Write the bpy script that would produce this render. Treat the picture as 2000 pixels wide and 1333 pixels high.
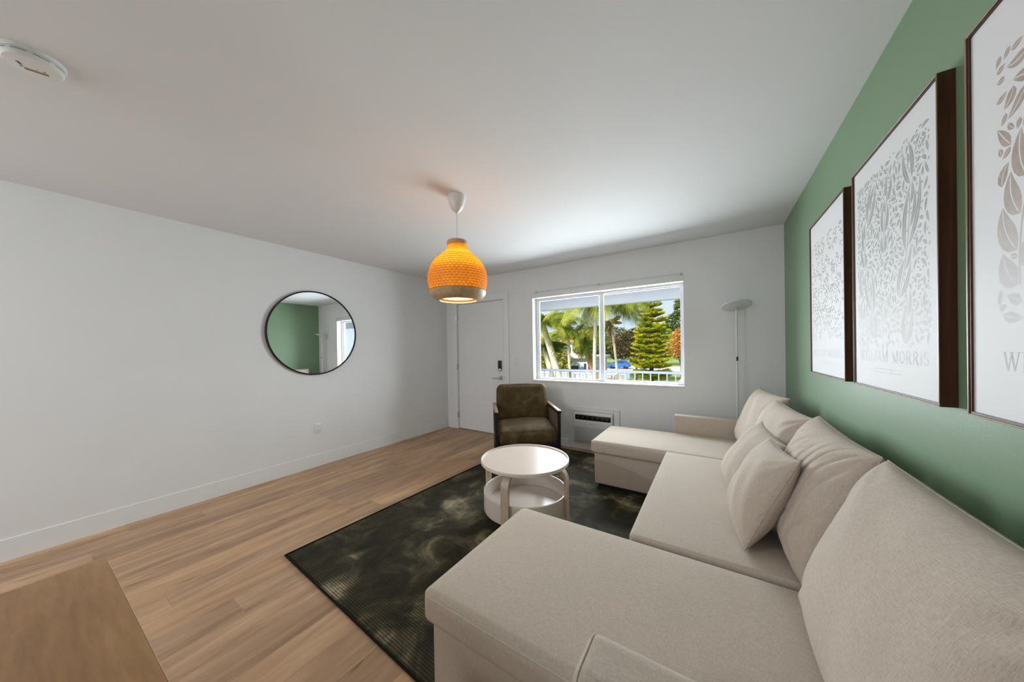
import bpy, bmesh, math, random
from mathutils import Vector, Matrix, Euler

S = bpy.context.scene
for o in list(bpy.data.objects):
    bpy.data.objects.remove(o, do_unlink=True)
COL = S.collection
PI = math.pi
R = math.radians
W, H, YB = 4.382, 2.44, -6.7          # room width, height, rear wall

# ------------------------------------------------------------------ camera
cam_d = bpy.data.cameras.new('camera')
cam = bpy.data.objects.new('camera', cam_d)
COL.objects.link(cam)
S.camera = cam
F_PX, CYP = 608.15, 685.7
cam_d.sensor_fit = 'HORIZONTAL'
cam_d.sensor_width = 36.0
cam_d.lens = 36.0 * F_PX / 2000.0
cam_d.shift_y = (CYP - 666.5) / 2000.0
cam_d.clip_start = 0.05
cam_d.clip_end = 500
_y, _p, _r = R(-32.93), R(-0.278), R(-0.922)
fw = Vector((math.sin(_y) * math.cos(_p), math.cos(_y) * math.cos(_p), math.sin(_p)))
rt = Vector((math.cos(_y), -math.sin(_y), 0))
up = rt.cross(fw)
rt2 = rt * math.cos(_r) + up * math.sin(_r)
up2 = -rt * math.sin(_r) + up * math.cos(_r)
m = Matrix((rt2, up2, -fw)).transposed().to_4x4()
m.translation = Vector((3.815, -3.858, 1.302))
cam.matrix_world = m

# ------------------------------------------------------------------ world, sun, lights, exposure
wd = bpy.data.worlds.new('world')
S.world = wd
wd.use_nodes = True
bgn = wd.node_tree.nodes['Background']
bgn.inputs[0].default_value = (0.76, 0.88, 1.0, 1)
bgn.inputs[1].default_value = 1.0
S.view_settings.view_transform = 'Standard'
S.view_settings.look = 'None'
S.view_settings.exposure = 0.0
S.view_settings.gamma = 1.0
S.view_settings.use_curve_mapping = False


def light(name, kind, loc, power, color=(1, 1, 1), rot=(0, 0, 0), size=None, size_y=None, spread=None):
    d = bpy.data.lights.new(name, kind)
    d.energy = power
    d.color = color
    if kind == 'AREA':
        d.shape = 'RECTANGLE'
        d.size = size
        d.size_y = size_y or size
        if spread:
            d.spread = spread
    elif kind == 'POINT':
        d.shadow_soft_size = size or 0.05
    o = bpy.data.objects.new(name, d)
    COL.objects.link(o)
    o.location = loc
    o.rotation_euler = rot
    return o


sun = light('sun', 'SUN', (0, -20, 30), 8.0, (1.0, 0.93, 0.80))
sun.rotation_euler = Vector((0.35, 1.0, -0.85)).to_track_quat('-Z', 'Y').to_euler()
sun.data.angle = R(0.6)
light('window_daylight', 'AREA', (2.609, 0.80, 1.36), 165, (0.875, 0.935, 1.0), (R(-68), 0, 0), 2.3, 1.05)
light('rear_fill_light', 'AREA', (2.0, -6.5, 1.5), 20, (0.79, 0.89, 1.0), (R(90), 0, 0), 3.2, 1.6)  # added fill panel behind the camera; no window stands in the rear wall
light('assumed_ceiling_lamp', 'AREA', (0.30, -5.9, 2.36), 42, (0.93, 0.95, 1.0), (R(20), 0, R(-20)), 0.25, 0.25)  # assumed unseen lamp, no fixture built, placed to cast the armchair's wall shadow

# ------------------------------------------------------------------ material helpers


def mat(name, color=(0.8, 0.8, 0.8), rough=0.5, metal=0.0, spec=0.5):
    ma = bpy.data.materials.new(name)
    ma.use_nodes = True
    b = ma.node_tree.nodes['Principled BSDF']
    b.inputs['Base Color'].default_value = (*color, 1)
    b.inputs['Roughness'].default_value = rough
    b.inputs['Metallic'].default_value = metal
    b.inputs['Specular IOR Level'].default_value = spec
    return ma, ma.node_tree, b


def node(nt, kind, **kw):
    n = nt.nodes.new(kind)
    for k, v in kw.items():
        if k in n.inputs:
            n.inputs[k].default_value = v
        else:
            setattr(n, k, v)
    return n


def coords(nt, out='Object', scale=(1, 1, 1), rnd=False):
    tc = node(nt, 'ShaderNodeTexCoord')
    mp = node(nt, 'ShaderNodeMapping')
    mp.inputs['Scale'].default_value = scale
    nt.links.new(tc.outputs[out], mp.inputs['Vector'])
    if rnd:
        oi = node(nt, 'ShaderNodeObjectInfo')
        mu = node(nt, 'ShaderNodeMath', operation='MULTIPLY')
        mu.inputs[1].default_value = 37.0
        nt.links.new(oi.outputs['Random'], mu.inputs[0])
        nt.links.new(mu.outputs[0], mp.inputs['Location'])
    return mp.outputs['Vector']


def noise(nt, vec, scale, detail=4, rough=0.55, dist=0.0):
    n = node(nt, 'ShaderNodeTexNoise')
    n.inputs['Scale'].default_value = scale
    n.inputs['Detail'].default_value = detail
    n.inputs['Roughness'].default_value = rough
    n.inputs['Distortion'].default_value = dist
    nt.links.new(vec, n.inputs['Vector'])
    return n.outputs['Fac']


def ramp(nt, fac, stops):
    n = node(nt, 'ShaderNodeValToRGB')
    cr = n.color_ramp
    while len(cr.elements) < len(stops):
        cr.elements.new(0.5)
    for e, (p, c) in zip(cr.elements, stops):
        e.position = p
        e.color = (*c, 1) if len(c) == 3 else c
    nt.links.new(fac, n.inputs['Fac'])
    return n.outputs['Color']


def mixc(nt, fac, a, b, mode='MIX'):
    n = node(nt, 'ShaderNodeMix', data_type='RGBA', blend_type=mode)
    for sock, v in ((n.inputs[0], fac), (n.inputs[6], a), (n.inputs[7], b)):
        if isinstance(v, (int, float)):
            sock.default_value = v
        elif isinstance(v, tuple):
            sock.default_value = (*v, 1)
        else:
            nt.links.new(v, sock)
    return n.outputs[2]


def bump(nt, b, height, strength=0.2, dist=0.01):
    n = node(nt, 'ShaderNodeBump')
    n.inputs['Strength'].default_value = strength
    n.inputs['Distance'].default_value = dist
    nt.links.new(height, n.inputs['Height'])
    nt.links.new(n.outputs['Normal'], b.inputs['Normal'])


def simple(name, color, rough=0.5, metal=0.0, var=0.0, scale=8.0, bmp=0.0, bscale=120.0, spec=0.5):
    ma, nt, b = mat(name, color, rough, metal, spec)
    v = coords(nt)
    if var:
        f = noise(nt, v, scale, 3)
        lo = tuple(c * (1 - var) for c in color)
        hi = tuple(min(1, c * (1 + var)) for c in color)
        nt.links.new(ramp(nt, f, [(0.3, lo), (0.7, hi)]), b.inputs['Base Color'])
    if bmp:
        bump(nt, b, noise(nt, v, bscale, 2), bmp, 0.004)
    return ma


M = {}
M['wall'] = simple('white_wall_paint', (0.80, 0.80, 0.80), 0.55, var=0.012, scale=3, bmp=0.05, bscale=180, spec=0.3)
M['ceiling'] = simple('ceiling_paint', (0.80, 0.80, 0.81), 0.7, var=0.01, scale=2, bmp=0.06, bscale=160, spec=0.2)
M['green'] = simple('sage_green_paint', (0.190, 0.292, 0.172), 0.42, var=0.02, scale=3, bmp=0.05, bscale=180, spec=0.4)
M['trim'] = simple('white_trim_paint', (0.82, 0.82, 0.82), 0.35, var=0.01, bmp=0.02)
M['vinyl'] = simple('white_vinyl', (0.85, 0.85, 0.87), 0.3, var=0.01, bmp=0.02)
M['white_plastic'] = simple('white_plastic', (0.78, 0.78, 0.77), 0.35, var=0.01, bmp=0.02)
M['grey_plastic'] = simple('pale_grey_plastic', (0.55, 0.55, 0.55), 0.4, var=0.02)
M['black'] = simple('black_metal', (0.012, 0.012, 0.012), 0.35, 0.3, var=0.1)
M['black_gloss'] = simple('black_glossy_panel', (0.008, 0.008, 0.009), 0.12, var=0.1)
M['dark'] = simple('black_plastic', (0.01, 0.01, 0.01), 0.5, var=0.1)
M['steel'] = simple('satin_nickel', (0.55, 0.54, 0.52), 0.3, 1.0, var=0.04)
M['dim'] = simple('dim_grey_print', (0.16, 0.16, 0.16), 0.6, var=0.02)
M['mark'] = simple('pale_grey_print', (0.6, 0.6, 0.6), 0.6, var=0.02)
M['label'] = simple('ochre_label', (0.30, 0.20, 0.02), 0.5, var=0.2, scale=60)
M['blue_dot'] = simple('blue_indicator', (0.2, 0.22, 0.45), 0.3, var=0.05)


def wood(name, dark, mid, light_, rough, axis, stretch=14.0, scale=5.0, rnd=False, spec=0.4, bmp=0.06):
    ma, nt, b = mat(name, mid, rough, 0, spec)
    sc = [stretch, stretch, stretch]
    sc[axis] = 1.0
    v = coords(nt, 'Object', tuple(sc), rnd)
    f1 = noise(nt, v, scale * 0.35, 6, 0.6, 0.8)
    f2 = noise(nt, v, scale * 2.2, 4, 0.6, 0.2)
    c1 = ramp(nt, f1, [(0.30, dark), (0.48, mid), (0.68, light_)])
    c2 = ramp(nt, f2, [(0.35, (0.80, 0.78, 0.76)), (0.6, (1, 1, 1))])
    c = mixc(nt, 0.4 if rnd else 0.7, c1, c2, 'MULTIPLY')
    if rnd:
        oi = node(nt, 'ShaderNodeObjectInfo')
        t = ramp(nt, oi.outputs['Random'], [(0.0, (0.84, 0.84, 0.86)), (0.5, (0.97, 0.96, 0.95)), (1.0, (1.10, 1.08, 1.05))])
        c = mixc(nt, 1.0, c, t, 'MULTIPLY')
        # knots and dark mineral streaks
        v2 = coords(nt, 'Object', (5.5, 1.0, 1.0), True)
        k = noise(nt, v2, 3.1, 3, 0.5, 0.3)
        kr = ramp(nt, k, [(0.66, (1, 1, 1)), (0.74, (0.60, 0.55, 0.50))])
        c = mixc(nt, 1.0, c, kr, 'MULTIPLY')
    nt.links.new(c, b.inputs['Base Color'])
    bump(nt, b, f2, bmp, 0.003)
    return ma


M['plank'] = wood('oak_plank', (0.275, 0.160, 0.088), (0.43, 0.265, 0.151), (0.545, 0.352, 0.212), 0.42, 1, 9.0, 3.2, True)
M['gap'] = simple('floor_underlay', (0.12, 0.075, 0.045), 0.8, var=0.1)
M['oak'] = wood('pale_oak_veneer', (0.29, 0.147, 0.058), (0.375, 0.198, 0.083), (0.45, 0.255, 0.113), 0.45, 0, 8.0, 5.0)
M['oak_edge'] = wood('oak_edge_band', (0.40, 0.25, 0.13), (0.46, 0.30, 0.16), (0.52, 0.36, 0.21), 0.5, 0, 8.0, 5.0)
M['walnut'] = wood('walnut_frame', (0.028, 0.009, 0.003), (0.055, 0.019, 0.006), (0.085, 0.032, 0.011), 0.4, 2, 16.0, 6.0)
M['walnut_lip'] = wood('tan_frame_lip', (0.20, 0.12, 0.07), (0.29, 0.18, 0.11), (0.38, 0.25, 0.16), 0.35, 2, 16.0, 6.0)
M['birch'] = simple('whitewashed_birch', (0.67, 0.58, 0.51), 0.28, var=0.02, scale=9)
M['beech'] = wood('pale_beech', (0.44, 0.34, 0.25), (0.54, 0.43, 0.33), (0.62, 0.51, 0.41), 0.4, 2, 8.0, 5.0)
M['arm_wood'] = wood('brown_arm_wood', (0.20, 0.10, 0.07), (0.30, 0.17, 0.12), (0.4, 0.24, 0.18), 0.3, 1, 10.0, 5.0)
M['paper'] = simple('white_print_paper', (0.74, 0.74, 0.74), 0.6, var=0.008, scale=5)


def fabric(name, color, dark, scale=420.0, rough=0.9, fuzz=0.08, bmp=0.35):
    ma, nt, b = mat(name, color, rough, 0, 0.15)
    v = coords(nt)
    va = coords(nt, 'Object', (1, 11, 11))
    vb = coords(nt, 'Object', (11, 1, 1))
    fa = noise(nt, va, scale * 0.15, 3, 0.6)
    fb = noise(nt, vb, scale * 0.15, 3, 0.6)
    mx = node(nt, 'ShaderNodeMath', operation='ADD')
    nt.links.new(fa, mx.inputs[0])
    nt.links.new(fb, mx.inputs[1])
    hf = node(nt, 'ShaderNodeMath', operation='MULTIPLY')
    hf.inputs[1].default_value = 0.5
    nt.links.new(mx.outputs[0], hf.inputs[0])
    c = ramp(nt, hf.outputs[0], [(0.36, dark), (0.60, color)])
    f3 = noise(nt, v, 5.0, 3)
    c = mixc(nt, 0.5, c, ramp(nt, f3, [(0.3, (0.93, 0.93, 0.93)), (0.7, (1, 1, 1))]), 'MULTIPLY')
    nt.links.new(c, b.inputs['Base Color'])
    b.inputs['Sheen Weight'].default_value = fuzz
    b.inputs['Sheen Roughness'].default_value = 0.5
    bump(nt, b, hf.outputs[0], bmp, 0.002)
    return ma


M['linen'] = fabric('beige_linen', (0.60, 0.515, 0.432), (0.435, 0.365, 0.298))
M['seam'] = fabric('beige_piping', (0.66, 0.58, 0.50), (0.55, 0.47, 0.40))


def velvet():
    ma, nt, b = mat('olive_velvet', (0.08, 0.065, 0.03), 0.75, 0, 0.2)
    v = coords(nt)
    f = noise(nt, v, 7.0, 4, 0.6, 0.8)
    nt.links.new(ramp(nt, f, [(0.3, (0.050, 0.031, 0.010)), (0.52, (0.082, 0.053, 0.019)), (0.78, (0.150, 0.106, 0.052))]), b.inputs['Base Color'])
    b.inputs['Sheen Weight'].default_value = 0.25
    b.inputs['Sheen Roughness'].default_value = 0.3
    b.inputs['Sheen Tint'].default_value = (0.85, 0.80, 0.65, 1)
    bump(nt, b, noise(nt, v, 300, 2), 0.15, 0.002)
    return ma


M['velvet'] = velvet()


def rug_mat():
    ma, nt, b = mat('dark_olive_rug', (0.03, 0.03, 0.02), 0.75, 0, 0.25)
    v = coords(nt)
    f = noise(nt, v, 3.0, 5, 0.62, 0.7)
    c = ramp(nt, f, [(0.38, (0.020, 0.016, 0.006)), (0.50, (0.036, 0.030, 0.014)), (0.585, (0.10, 0.086, 0.050)), (0.67, (0.28, 0.24, 0.165))])
    f2 = noise(nt, coords(nt, 'Object', (1.0, 0.45, 1)), 9.0, 4, 0.6, 1.0)
    c = mixc(nt, 0.65, c, ramp(nt, f2, [(0.38, (0.40, 0.42, 0.38)), (0.60, (1.3, 1.25, 1.15))]), 'MULTIPLY')
    # fine ribs of the pile
    wv = node(nt, 'ShaderNodeTexWave', wave_type='BANDS', bands_direction='Y')
    wv.inputs['Scale'].default_value = 25.0
    wv.inputs['Distortion'].default_value = 1.2
    wv.inputs['Detail'].default_value = 2
    nt.links.new(v, wv.inputs['Vector'])
    c = mixc(nt, 0.8, c, ramp(nt, wv.outputs['Fac'], [(0.2, (0.38, 0.38, 0.38)), (0.8, (1.3, 1.28, 1.25))]), 'MULTIPLY')
    nt.links.new(c, b.inputs['Base Color'])
    bump(nt, b, wv.outputs['Fac'], 0.5, 0.004)
    return ma


M['rug'] = rug_mat()


def mirror_mat():
    ma, nt, b = mat('mirror_glass', (0.93, 0.95, 0.95), 0.01, 1.0)
    f = noise(nt, coords(nt), 3.0, 2)
    nt.links.new(ramp(nt, f, [(0.0, (0.925, 0.945, 0.945)), (1.0, (0.94, 0.955, 0.955))]), b.inputs['Base Color'])
    return ma


M['mirror'] = mirror_mat()


def glass_mat():
    ma = bpy.data.materials.new('window_glass')
    ma.use_nodes = True
    nt = ma.node_tree
    nt.nodes.remove(nt.nodes['Principled BSDF'])
    t = node(nt, 'ShaderNodeBsdfTransparent')
    t.inputs['Color'].default_value = (0.97, 0.985, 0.98, 1)
    g = node(nt, 'ShaderNodeBsdfGlossy')
    g.inputs['Roughness'].default_value = 0.35
    fr = node(nt, 'ShaderNodeFresnel')
    fr.inputs['IOR'].default_value = 1.12
    mx = node(nt, 'ShaderNodeMixShader')
    nt.links.new(fr.outputs[0], mx.inputs[0])
    nt.links.new(t.outputs[0], mx.inputs[1])
    nt.links.new(g.outputs[0], mx.inputs[2])
    nt.links.new(mx.outputs[0], nt.nodes['Material Output'].inputs['Surface'])
    return ma


M['glass'] = glass_mat()


def emit(name, color, strength):
    ma, nt, b = mat(name, color, 0.5)
    b.inputs['Emission Color'].default_value = (*color, 1)
    b.inputs['Emission Strength'].default_value = strength
    return ma


M['bulb'] = emit('lit_diffuser', (1.0, 0.80, 0.45), 2.6)
M['inner'] = emit('lit_inner_sleeve', (1.0, 0.72, 0.28), 0.9)


def translucent(name, color, tcolor, tw=0.6, var=None):
    ma = bpy.data.materials.new(name)
    ma.use_nodes = True
    nt = ma.node_tree
    nt.nodes.remove(nt.nodes['Principled BSDF'])
    d = node(nt, 'ShaderNodeBsdfDiffuse')
    t = node(nt, 'ShaderNodeBsdfTranslucent')
    d.inputs['Color'].default_value = (*color, 1)
    t.inputs['Color'].default_value = (*tcolor, 1)
    if var:
        f = noise(nt, coords(nt), var[0], 3)
        nt.links.new(ramp(nt, f, [(0.3, tuple(c * (1 - var[1]) for c in color)), (0.7, tuple(min(1, c * (1 + var[1])) for c in color))]), d.inputs['Color'])
        nt.links.new(ramp(nt, f, [(0.3, tuple(c * (1 - var[1]) for c in tcolor)), (0.7, tuple(min(1, c * (1 + var[1])) for c in tcolor))]), t.inputs['Color'])
    mx = node(nt, 'ShaderNodeMixShader')
    mx.inputs[0].default_value = tw
    nt.links.new(d.outputs[0], mx.inputs[1])
    nt.links.new(t.outputs[0], mx.inputs[2])
    nt.links.new(mx.outputs[0], nt.nodes['Material Output'].inputs['Surface'])
    return ma


M['shade'] = translucent('bamboo_shade_lining', (0.80, 0.50, 0.14), (1.0, 0.69, 0.155), 0.75, (30, 0.10))
M['bamboo'] = simple('bamboo_strip', (0.36, 0.19, 0.055), 0.6, var=0.25, scale=40)
M['bamboo_rim'] = simple('bamboo_rim', (0.50, 0.34, 0.18), 0.5, var=0.2, scale=30)
M['lamp_white'] = simple('white_lamp_enamel', (0.72, 0.72, 0.71), 0.35, var=0.01)

# ------------------------------------------------------------------ object helpers


def link(name, me, ma=None, parent=None, loc=None, rot=None):
    o = bpy.data.objects.new(name, me)
    COL.objects.link(o)
    if ma is not None and me is not None and not me.materials:
        me.materials.append(ma)
    if parent is not None:
        o.parent = parent
    if loc is not None:
        o.location = loc
    if rot is not None:
        o.rotation_euler = rot
    return o


def done(bm, name, ma, parent=None, smooth=False, loc=None, rot=None, kind=None):
    me = bpy.data.meshes.new(name)
    bmesh.ops.recalc_face_normals(bm, faces=bm.faces)
    bm.to_mesh(me)
    bm.free()
    if smooth:
        for p in me.polygons:
            p.use_smooth = True
    o = link(name, me, ma, parent, loc, rot)
    if kind:
        o['kind'] = kind
    return o


def auto_smooth(o, ang=35):
    me = o.data
    for p in me.polygons:
        p.use_smooth = True
    me.set_sharp_from_angle(angle=R(ang))


def box(bm, x0, x1, y0, y1, z0, z1, bev=0.0, seg=2):
    r = bmesh.ops.create_cube(bm, size=1.0)
    vs = r['verts']
    for v in vs:
        v.co = Vector(((x0 + x1) / 2 + v.co.x * (x1 - x0), (y0 + y1) / 2 + v.co.y * (y1 - y0), (z0 + z1) / 2 + v.co.z * (z1 - z0)))
    if bev > 0:
        es = set()
        for v in vs:
            es.update(v.link_edges)
        bmesh.ops.bevel(bm, geom=list(es), offset=bev, segments=seg, affect='EDGES', profile=0.5)
    return vs


def boxo(name, b, ma, parent=None, bev=0.0, seg=2, loc=None, rot=None):
    bm = bmesh.new()
    box(bm, *b, bev, seg)
    o = done(bm, name, ma, parent, loc=loc, rot=rot)
    if bev:
        auto_smooth(o)
    return o


def tube(bm, pts, rad, n=8, cap=True):
    pts = [Vector(p) for p in pts]
    rads = rad if isinstance(rad, (list, tuple)) else [rad] * len(pts)
    rings = []
    ref = None
    for i, p in enumerate(pts):
        d = (pts[min(i + 1, len(pts) - 1)] - pts[max(i - 1, 0)]).normalized()
        if ref is None:
            ref = d.orthogonal().normalized()
        a = (ref - d * ref.dot(d)).normalized()
        ref = a
        b = d.cross(a)
        rings.append([bm.verts.new(p + (a * math.cos(2 * PI * k / n) + b * math.sin(2 * PI * k / n)) * rads[i]) for k in range(n)])
    for r0, r1 in zip(rings, rings[1:]):
        for k in range(n):
            bm.faces.new((r0[k], r0[(k + 1) % n], r1[(k + 1) % n], r1[k]))
    if cap:
        bm.faces.new(list(reversed(rings[0])))
        bm.faces.new(rings[-1])


def tubeo(name, pts, rad, ma, parent=None, n=8, smooth=True):
    bm = bmesh.new()
    tube(bm, pts, rad, n)
    o = done(bm, name, ma, parent)
    if smooth:
        auto_smooth(o, 50)
    return o


def lathe(bm, prof, n=48, close=False, c=(0, 0)):
    rings = []
    for r, z in prof:
        if r < 1e-6:
            rings.append([bm.verts.new((c[0], c[1], z))])
        else:
            rings.append([bm.verts.new((c[0] + r * math.cos(2 * PI * k / n), c[1] + r * math.sin(2 * PI * k / n), z)) for k in range(n)])
    pairs = list(zip(rings, rings[1:]))
    if close:
        pairs.append((rings[-1], rings[0]))
    for r0, r1 in pairs:
        for k in range(n):
            a, b = r0[k % len(r0)], r0[(k + 1) % len(r0)]
            d, e = r1[k % len(r1)], r1[(k + 1) % len(r1)]
            f = []
            for v in (a, b, e, d):
                if v not in f:
                    f.append(v)
            if len(f) >= 3:
                bm.faces.new(f)


def latheo(name, prof, ma, parent=None, n=48, close=False, loc=None, rot=None, ang=35):
    bm = bmesh.new()
    lathe(bm, prof, n, close)
    o = done(bm, name, ma, parent, loc=loc, rot=rot)
    auto_smooth(o, ang)
    return o


def soft_box(hx, hy, hz, r, puff=(0, 0, 0), n=10, seg=4, warp=None):
    """A cushion block: box of half sizes hx, hy, hz with rounded edges and crowned faces."""
    def ax(h):
        a = [-h + r * k / seg for k in range(seg)]
        inner = [-(h - r) + 2 * (h - r) * k / n for k in range(n + 1)]
        return a + inner + [-v for v in reversed(a)]
    X, Y, Z = ax(hx), ax(hy), ax(hz)
    bm = bmesh.new()
    cache = {}

    def V(x, y, z):
        k = (round(x, 5), round(y, 5), round(z, 5))
        if k in cache:
            return cache[k]
        p = Vector((x, y, z))
        q = Vector((max(-hx + r, min(hx - r, x)), max(-hy + r, min(hy - r, y)), max(-hz + r, min(hz - r, z))))
        d = p - q
        if d.length > 1e-9:
            p = q + d.normalized() * r
        ux, uy, uz = x / hx, y / hy, z / hz
        p.x += puff[0] * (ux ** 3) * (1 - uy ** 2) * (1 - uz ** 2)
        p.y += puff[1] * (uy ** 3) * (1 - ux ** 2) * (1 - uz ** 2)
        p.z += puff[2] * (uz ** 3) * (1 - abs(ux) ** 3) * (1 - abs(uy) ** 3)
        if warp:
            p = warp(p)
        cache[k] = bm.verts.new(p)
        return cache[k]
    for s in (-1, 1):
        for A, B, f in ((X, Y, lambda a, b: (a, b, s * hz)), (X, Z, lambda a, b: (a, s * hy, b)), (Y, Z, lambda a, b: (s * hx, a, b))):
            for i in range(len(A) - 1):
                for j in range(len(B) - 1):
                    bm.faces.new([V(*f(A[i], B[j])), V(*f(A[i + 1], B[j])), V(*f(A[i + 1], B[j + 1])), V(*f(A[i], B[j + 1]))])
    return bm


def softo(name, b, r, ma, parent, puff=(0, 0, 0), n=10, warp=None, seg=4):
    x0, x1, y0, y1, z0, z1 = b
    bm = soft_box((x1 - x0) / 2, (y1 - y0) / 2, (z1 - z0) / 2, r, puff, n, seg, warp)
    return done(bm, name, ma, parent, smooth=True, loc=((x0 + x1) / 2, (y0 + y1) / 2, (z0 + z1) / 2))


def thing(name, label, cat, loc=(0, 0, 0), rotz=0.0, group=None):
    o = bpy.data.objects.new(name, None)
    o.empty_display_size = 0.1
    COL.objects.link(o)
    o.location = loc
    o.rotation_euler = (0, 0, rotz)
    o['label'] = label
    o['category'] = cat
    if group:
        o['group'] = group
    return o


def tag(o, label, cat, group=None):
    o['label'] = label
    o['category'] = cat
    if group:
        o['group'] = group
    return o


def struct(o):
    o['kind'] = 'structure'
    return o


def lab(o, label):
    o['label'] = label
    return o


# ================================================================== ROOM SHELL
T = 0.2
DX0, DX1, DZ = 0.247, 1.175, 2.055         # door opening
WX0, WX1, WZ0, WZ1 = 1.672, 3.546, 0.850, 2.015   # window opening

bm = bmesh.new()
box(bm, -T, DX0, 0, T, 0, H)
box(bm, DX0, DX1, 0, T, DZ, H)
box(bm, DX1, WX0, 0, T, 0, H)
box(bm, WX0, WX1, 0, T, 0, WZ0)
box(bm, WX0, WX1, 0, T, WZ1, H)
box(bm, WX1, W + T, 0, T, 0, H)
struct(done(bm, 'wall_back', M['wall']))
struct(boxo('wall_left', (-T, 0, YB, 0, 0, H), M['wall']))
struct(boxo('wall_right', (W, W + T, YB, 0, 0, H), M['green']))
struct(boxo('wall_rear', (-T, W + T, YB - T, YB, 0, H), M['wall']))
struct(boxo('ceiling', (-T, W + T, YB - T, T, H, H + 0.15), M['ceiling']))

# floor of single planks on a slab
floor = struct(boxo('floor', (-T, W + T, YB - T, T, -0.16, -0.009), M['gap']))
rnd = random.Random(5)
PW_, PL_ = 0.1826, 1.22


def plank_mesh(l):
    bm = bmesh.new()
    e, g, h = 0.0005, 0.00015, 0.009
    w2, l2 = PW_ / 2 - g, l / 2 - g
    lo = [bm.verts.new((sx * w2, sy * l2, -h)) for sx, sy in ((-1, -1), (1, -1), (1, 1), (-1, 1))]
    mi = [bm.verts.new((sx * w2, sy * l2, -e)) for sx, sy in ((-1, -1), (1, -1), (1, 1), (-1, 1))]
    to = [bm.verts.new((sx * (w2 - e), sy * (l2 - e), 0)) for sx, sy in ((-1, -1), (1, -1), (1, 1), (-1, 1))]
    for A, B in ((lo, mi), (mi, to)):
        for k in range(4):
            bm.faces.new((A[k], A[(k + 1) % 4], B[(k + 1) % 4], B[k]))
    bm.faces.new(to)
    me = bpy.data.meshes.new('plank')
    bm.to_mesh(me)
    bm.free()
    me.materials.append(M['plank'])
    return me


plank_cache = {}
NR = 24
for i in range(NR):
    x = (i + 0.5) * PW_
    y = 0.0
    first = round(rnd.choice([0.25, 0.4, 0.55, 0.7, 0.85, 1.0]) * PL_, 2)
    while y > YB + 0.02:
        l = first if y == 0.0 else PL_
        l = round(min(l, y - YB), 3)
        if l not in plank_cache:
            plank_cache[l] = plank_mesh(l)
        o = link('plank', plank_cache[l], None, floor, (x, y - l / 2, 0.0))
        y -= l


# baseboards
def board(name, pieces):
    bm = bmesh.new()
    for p in pieces:
        box(bm, *p, 0.003, 1)
    struct(done(bm, name, M['trim']))


struct(boxo('baseboard_left', (0, 0.006, YB, -0.001, 0.0, 0.138), M['trim']))
board('baseboard_back', [(0.015, 0.16, -0.014, 0, 0.0, 0.135), (1.27, 2.19, -0.014, 0, 0.0, 0.105), (2.90, W - 0.015, -0.014, 0, 0.0, 0.105)])
board('baseboard_right', [(W - 0.014, W, YB, -0.001, 0.0, 0.135)])
board('baseboard_rear', [(0.015, W - 0.015, YB, YB + 0.014, 0.0, 0.135)])

# door casing
bm = bmesh.new()
for (a, b, z0, z1) in ((DX0 - 0.095, DX0 - 0.004, 0, DZ + 0.004), (DX1 + 0.004, DX1 + 0.095, 0, DZ + 0.004), (DX0 - 0.095, DX1 + 0.095, DZ + 0.004, DZ + 0.095)):
    box(bm, a, b, -0.018, 0.0, z0, z1, 0.004, 2)
for (a, b, z0, z1) in ((DX0 - 0.012, DX0 - 0.004, 0, DZ + 0.004), (DX1 + 0.004, DX1 + 0.012, 0, DZ + 0.004), (DX0 - 0.012, DX1 + 0.012, DZ + 0.004, DZ + 0.012)):
    box(bm, a, b, -0.023, -0.017, z0, z1, 0.002, 1)
o = struct(done(bm, 'trim_1', M['trim']))

# door slab with six raised panels
bm = bmesh.new()
box(bm, DX0 + 0.004, DX1 - 0.004, 0.012, 0.056, 0.012, DZ - 0.004)
for z0, z1 in ((0.25, 0.78), (0.93, 1.60), (1.70, 1.92)):
    for x0, x1 in ((DX0 + 0.11, DX0 + 0.42), (DX0 + 0.51, DX0 + 0.82)):
        # moulded recess ring and raised field
        for q in ((x0, x1, z0, z0 + 0.012), (x0, x1, z1 - 0.012, z1), (x0, x0 + 0.012, z0 + 0.012, z1 - 0.012), (x1 - 0.012, x1, z0 + 0.012, z1 - 0.012)):
            box(bm, q[0], q[1], 0.0105, 0.013, q[2], q[3])
        box(bm, x0 + 0.035, x1 - 0.035, 0.0105, 0.013, z0 + 0.035, z1 - 0.035, 0.0012, 1)
door = struct(done(bm, 'door_1', M['trim']))
for z in (0.232, 1.025, 1.834):
    bm = bmesh.new()
    box(bm, DX0 - 0.018, DX0 + 0.003, -0.021, 0.012, z - 0.045, z + 0.045, 0.002, 1)
    tube(bm, [(DX0 - 0.004, -0.024, z - 0.05), (DX0 - 0.004, -0.024, z + 0.05)], 0.006, 8)
    lab(done(bm, 'hinge', M['steel'], door), 'grey steel hinge')
bm = bmesh.new()
box(bm, 1.062, 1.122, -0.012, 0.012, 0.985, 1.135, 0.008, 2)
k = lab(done(bm, 'keypad_lock', M['black_gloss'], door), 'black keypad lock')
boxo('lock_cover', (1.066, 1.118, -0.016, -0.004, 0.975, 1.012), M['steel'], k, 0.004)
bm = bmesh.new()
box(bm, 1.072, 1.132, 0.0, 0.012, 0.838, 0.900, 0.003, 1)
tube(bm, [(1.102, 0.0, 0.869), (1.102, -0.045, 0.869)], 0.011, 10)
box(bm, 0.975, 1.114, -0.056, -0.042, 0.860, 0.878, 0.004, 2)
lab(done(bm, 'lever_handle', M['steel'], door), 'satin nickel lever handle')
boxo('threshold', (DX0, DX1, 0.0, T, 0.0, 0.011), M['steel'], door, 0.002)

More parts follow.
